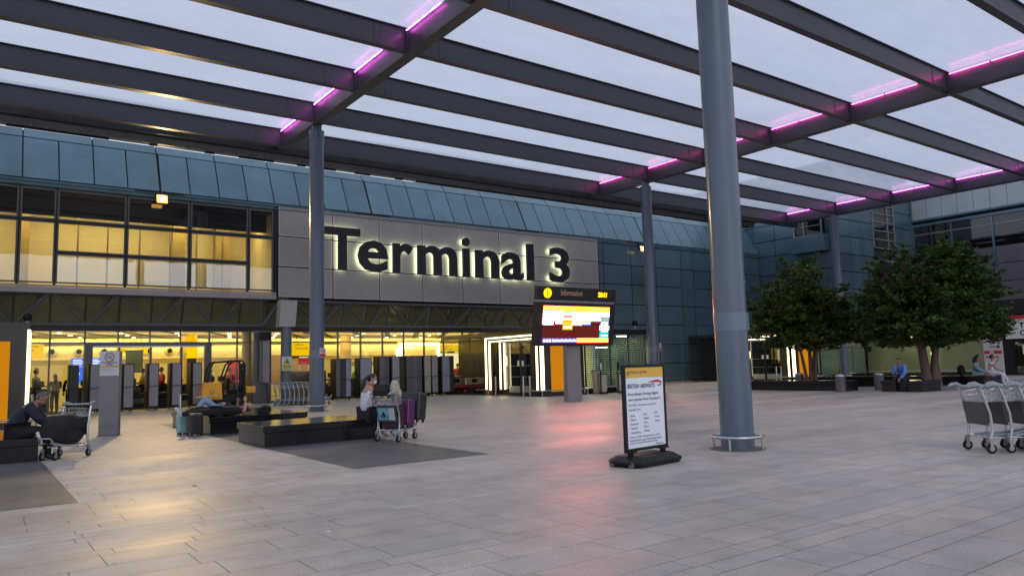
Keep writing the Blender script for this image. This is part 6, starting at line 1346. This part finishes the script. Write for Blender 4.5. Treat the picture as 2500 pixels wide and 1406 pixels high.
# ------------------------------------------------------------ luggage
def suitcase(label, loc, rz, w, d, h, mtl, tilt=0, handle=0.0, wheels=True, group=None, strap=None):
    p = thing("suitcase", label, "suitcase", loc, rz, group); p.rotation_euler = (0, R(tilt), rz)
    z0 = 0.05 if wheels else 0
    m = MB(); m.bb(-d / 2, d / 2, -w / 2, w / 2, z0, z0 + h); b = m.build("shell", mtl, p, bevel=min(d, w) * .16, seg=3)
    m = MB()
    for k in range(5): y = -w * .36 + k * w * .18; m.bb(-d / 2 - .006, -d / 2 + .01, y - .008, y + .008, z0 + .06, z0 + h - .06); m.bb(d / 2 - .01, d / 2 + .006, y - .008, y + .008, z0 + .06, z0 + h - .06)
    m.build("rib", mtl, b, bevel=.003, seg=1)
    m = MB(); m.tube([(0, -.07, z0 + h - .01), (0, -.07, z0 + h + .025), (0, .07, z0 + h + .025), (0, .07, z0 + h - .01)], .009, 6); m.build("top_handle", M_blackp, p)
    if handle: m = MB(); m.tube([(-d * .3, -w * .22, z0 + h), (-d * .3, -w * .22, z0 + h + handle - .03), (-d * .3, -w * .18, z0 + h + handle), (-d * .3, w * .18, z0 + h + handle), (-d * .3, w * .22, z0 + h + handle - .03), (-d * .3, w * .22, z0 + h)], .012, 8); m.build("pull_handle", M_steel, p, smooth=True)
    if wheels:
        for a in (-1, 1):
            for c in (-1, 1): MB().cyl((a * (d / 2 - .05), c * (w / 2 - .05), .028), .028, .03, 12, axis='Y').build("wheel", M_black, p)
    if strap: m = MB(); m.bb(-d / 2 - .01, d / 2 + .01, strap - .012, strap + .012, z0 + h + .001, z0 + h + .006); m.bb(-d / 2 - .013, -d / 2 - .008, strap - .012, strap + .012, z0 + .05, z0 + h); m.build("strap", C_white, p)
    return p
M_pur = mat("purple_shell", (.085, .012, .10), .3, 0, .12, 4, coat=.3); M_mar = mat("maroon_cloth", (.045, .008, .022), .6, 0, .15, 8); M_bsh = mat("black_shell", (.014, .014, .017), .35, 0, .15, 6, coat=.2); M_mint = mat("mint_shell", (.28, .50, .50), .4, 0, .06, 4)
fx, fy = math.cos(R(22)), math.sin(R(22))
def ont(a, b): return (7.22 + fx * a - fy * b, 14.58 + fy * a + fx * b)
x, y = ont(.24, .0); suitcase("dark maroon suitcase behind the trolley frame", (x, y, .27), R(22), .5, .22, .46, M_mar, wheels=False)
x, y = ont(.50, -.04); suitcase("glossy purple suitcase with pale strap on the trolley", (x, y, .27), R(22), .5, .25, .56, M_pur, tilt=4, strap=.1)
x, y = ont(.82, -.06); suitcase("large black suitcase at the front of the trolley", (x, y, .36), R(22), .52, .3, .60, M_bsh, tilt=8)
bg = thing("shoulder_bag", "black shoulder bag resting on the trolley handle by the woman's arms", "bag", (ont(-.02, .08)[0], ont(-.02, .08)[1], .98), R(22))
m = MB(); v = []
for z, a, b_ in ((0, .09, .2), (.12, .10, .19), (.25, .04, .12)): v += [(-a, -b_, z), (a, -b_, z), (a, b_, z), (-a, b_, z)]
fs = [(3, 2, 1, 0), (8, 9, 10, 11)]
for k in (0, 4):
    for j in range(4): fs.append((k + j, k + (j + 1) % 4, k + 4 + (j + 1) % 4, k + 4 + j))
m.add(v, fs); m.build("body", C_black, bg, bevel=.03); m = MB(); m.tube([(-.06, .1, .1), (-.13, .16, -.05), (-.12, .14, -.22), (-.08, .08, -.1)], .012, 6); m.build("strap", C_black, bg)
def backpack(label, loc, rz, mtl, s=1.0, tilt=(0, 0)):
    p = thing("backpack", label, "backpack", loc, rz); p.rotation_euler = (R(tilt[0]), R(tilt[1]), rz)
    m = MB(); m.ball((0, 0, .24 * s), (.12 * s, .16 * s, .24 * s), 16, 12); m.ball((.09 * s, 0, .16 * s), (.07 * s, .12 * s, .12 * s), 12, 8); m.build("body", mtl, p, smooth=True)
    m = MB()
    for q in (-.08, .08): m.tube([(-.08 * s, q * s, .42 * s), (-.16 * s, q * 1.1 * s, .3 * s), (-.13 * s, q * s, .08 * s)], .016 * s, 6)
    m.tube([(.02, -.14 * s, .36 * s), (.1 * s, 0, .40 * s), (.02, .14 * s, .36 * s)], .01 * s, 6); m.build("strap", C_black, p); return p
backpack("cream and black patterned backpack on top of the trolley", (ont(.12, -.16)[0], ont(.12, -.16)[1], .86), R(-30), mat("patterned_cloth", (.42, .36, .30), .8, 0, .75, 28), .95)
backpack("black backpack used as a pillow on the back bench", (6.35, 20.55, .50), R(90), C_black, .8, (80, 0))
backpack("black backpack on the block bench behind the woman in denim", (37.65, 15.95, .46), R(0), C_black, 1.1)
suitcase("mint cabin suitcase with its long handle raised, by the lying travellers", (4.55, 21.0, 0), R(0), .36, .24, .48, M_mint, handle=.5)
suitcase("black suitcase standing against the end of the back bench", (4.68, 20.25, 0), R(0), .45, .32, .52, M_bsh)
df_ = thing("duffel_case", "big bulging black soft case with red and white tags on the left trolley", "bag", (1.52, 17.08, .27), R(-130))
m = MB(); m.ball((0.0, 0, .30), (.46, .27, .30), 22, 14); m.v = [(max(-.42, min(.42, v[0] * 1.1)), max(-.24, min(.24, v[1] * 1.15)), max(.0, min(.56, .28 + (v[2] - .30) * 1.15 + .03 * math.sin(v[0] * 9)))) for v in m.v]
m.build("body", C_black, df_, smooth=True)
m = MB(); m.tube([(-.3, .255, .2), (-.2, .265, .32), (.1, .265, .34), (.28, .255, .24)], .012, 6); m.tube([(-.35, -.255, .3), (.0, -.262, .36), (.35, -.255, .3)], .008, 6); m.build("piping", M_blackp, df_)
m = MB(); m.box((.40, -.2, .2), (.02, .06, .16), rx=R(25)); m.build("white_tag", M_white, df_); m = MB(); m.box((.32, -.27, .2), (.09, .015, .05), ry=R(30)); m.box((.30, -.27, .17), (.05, .015, .08)); m.build("red_tag", mat("tag_red", (.6, .02, .02), .5), df_)
# litter on the paving
for lab, x, y, c in (("tiny white paper scrap on the bare paving in the foreground", 2.87, 7.05, M_white), ("small dark leaf scrap on the paving in front of the middle bench", 2.6, 11.2, C_black)):
    o = MB().box((0, 0, .002), (.06, .03, .003), R(30)).build("litter_scrap", c); o.location = (x, y, .002); tag(o, lab, "litter")
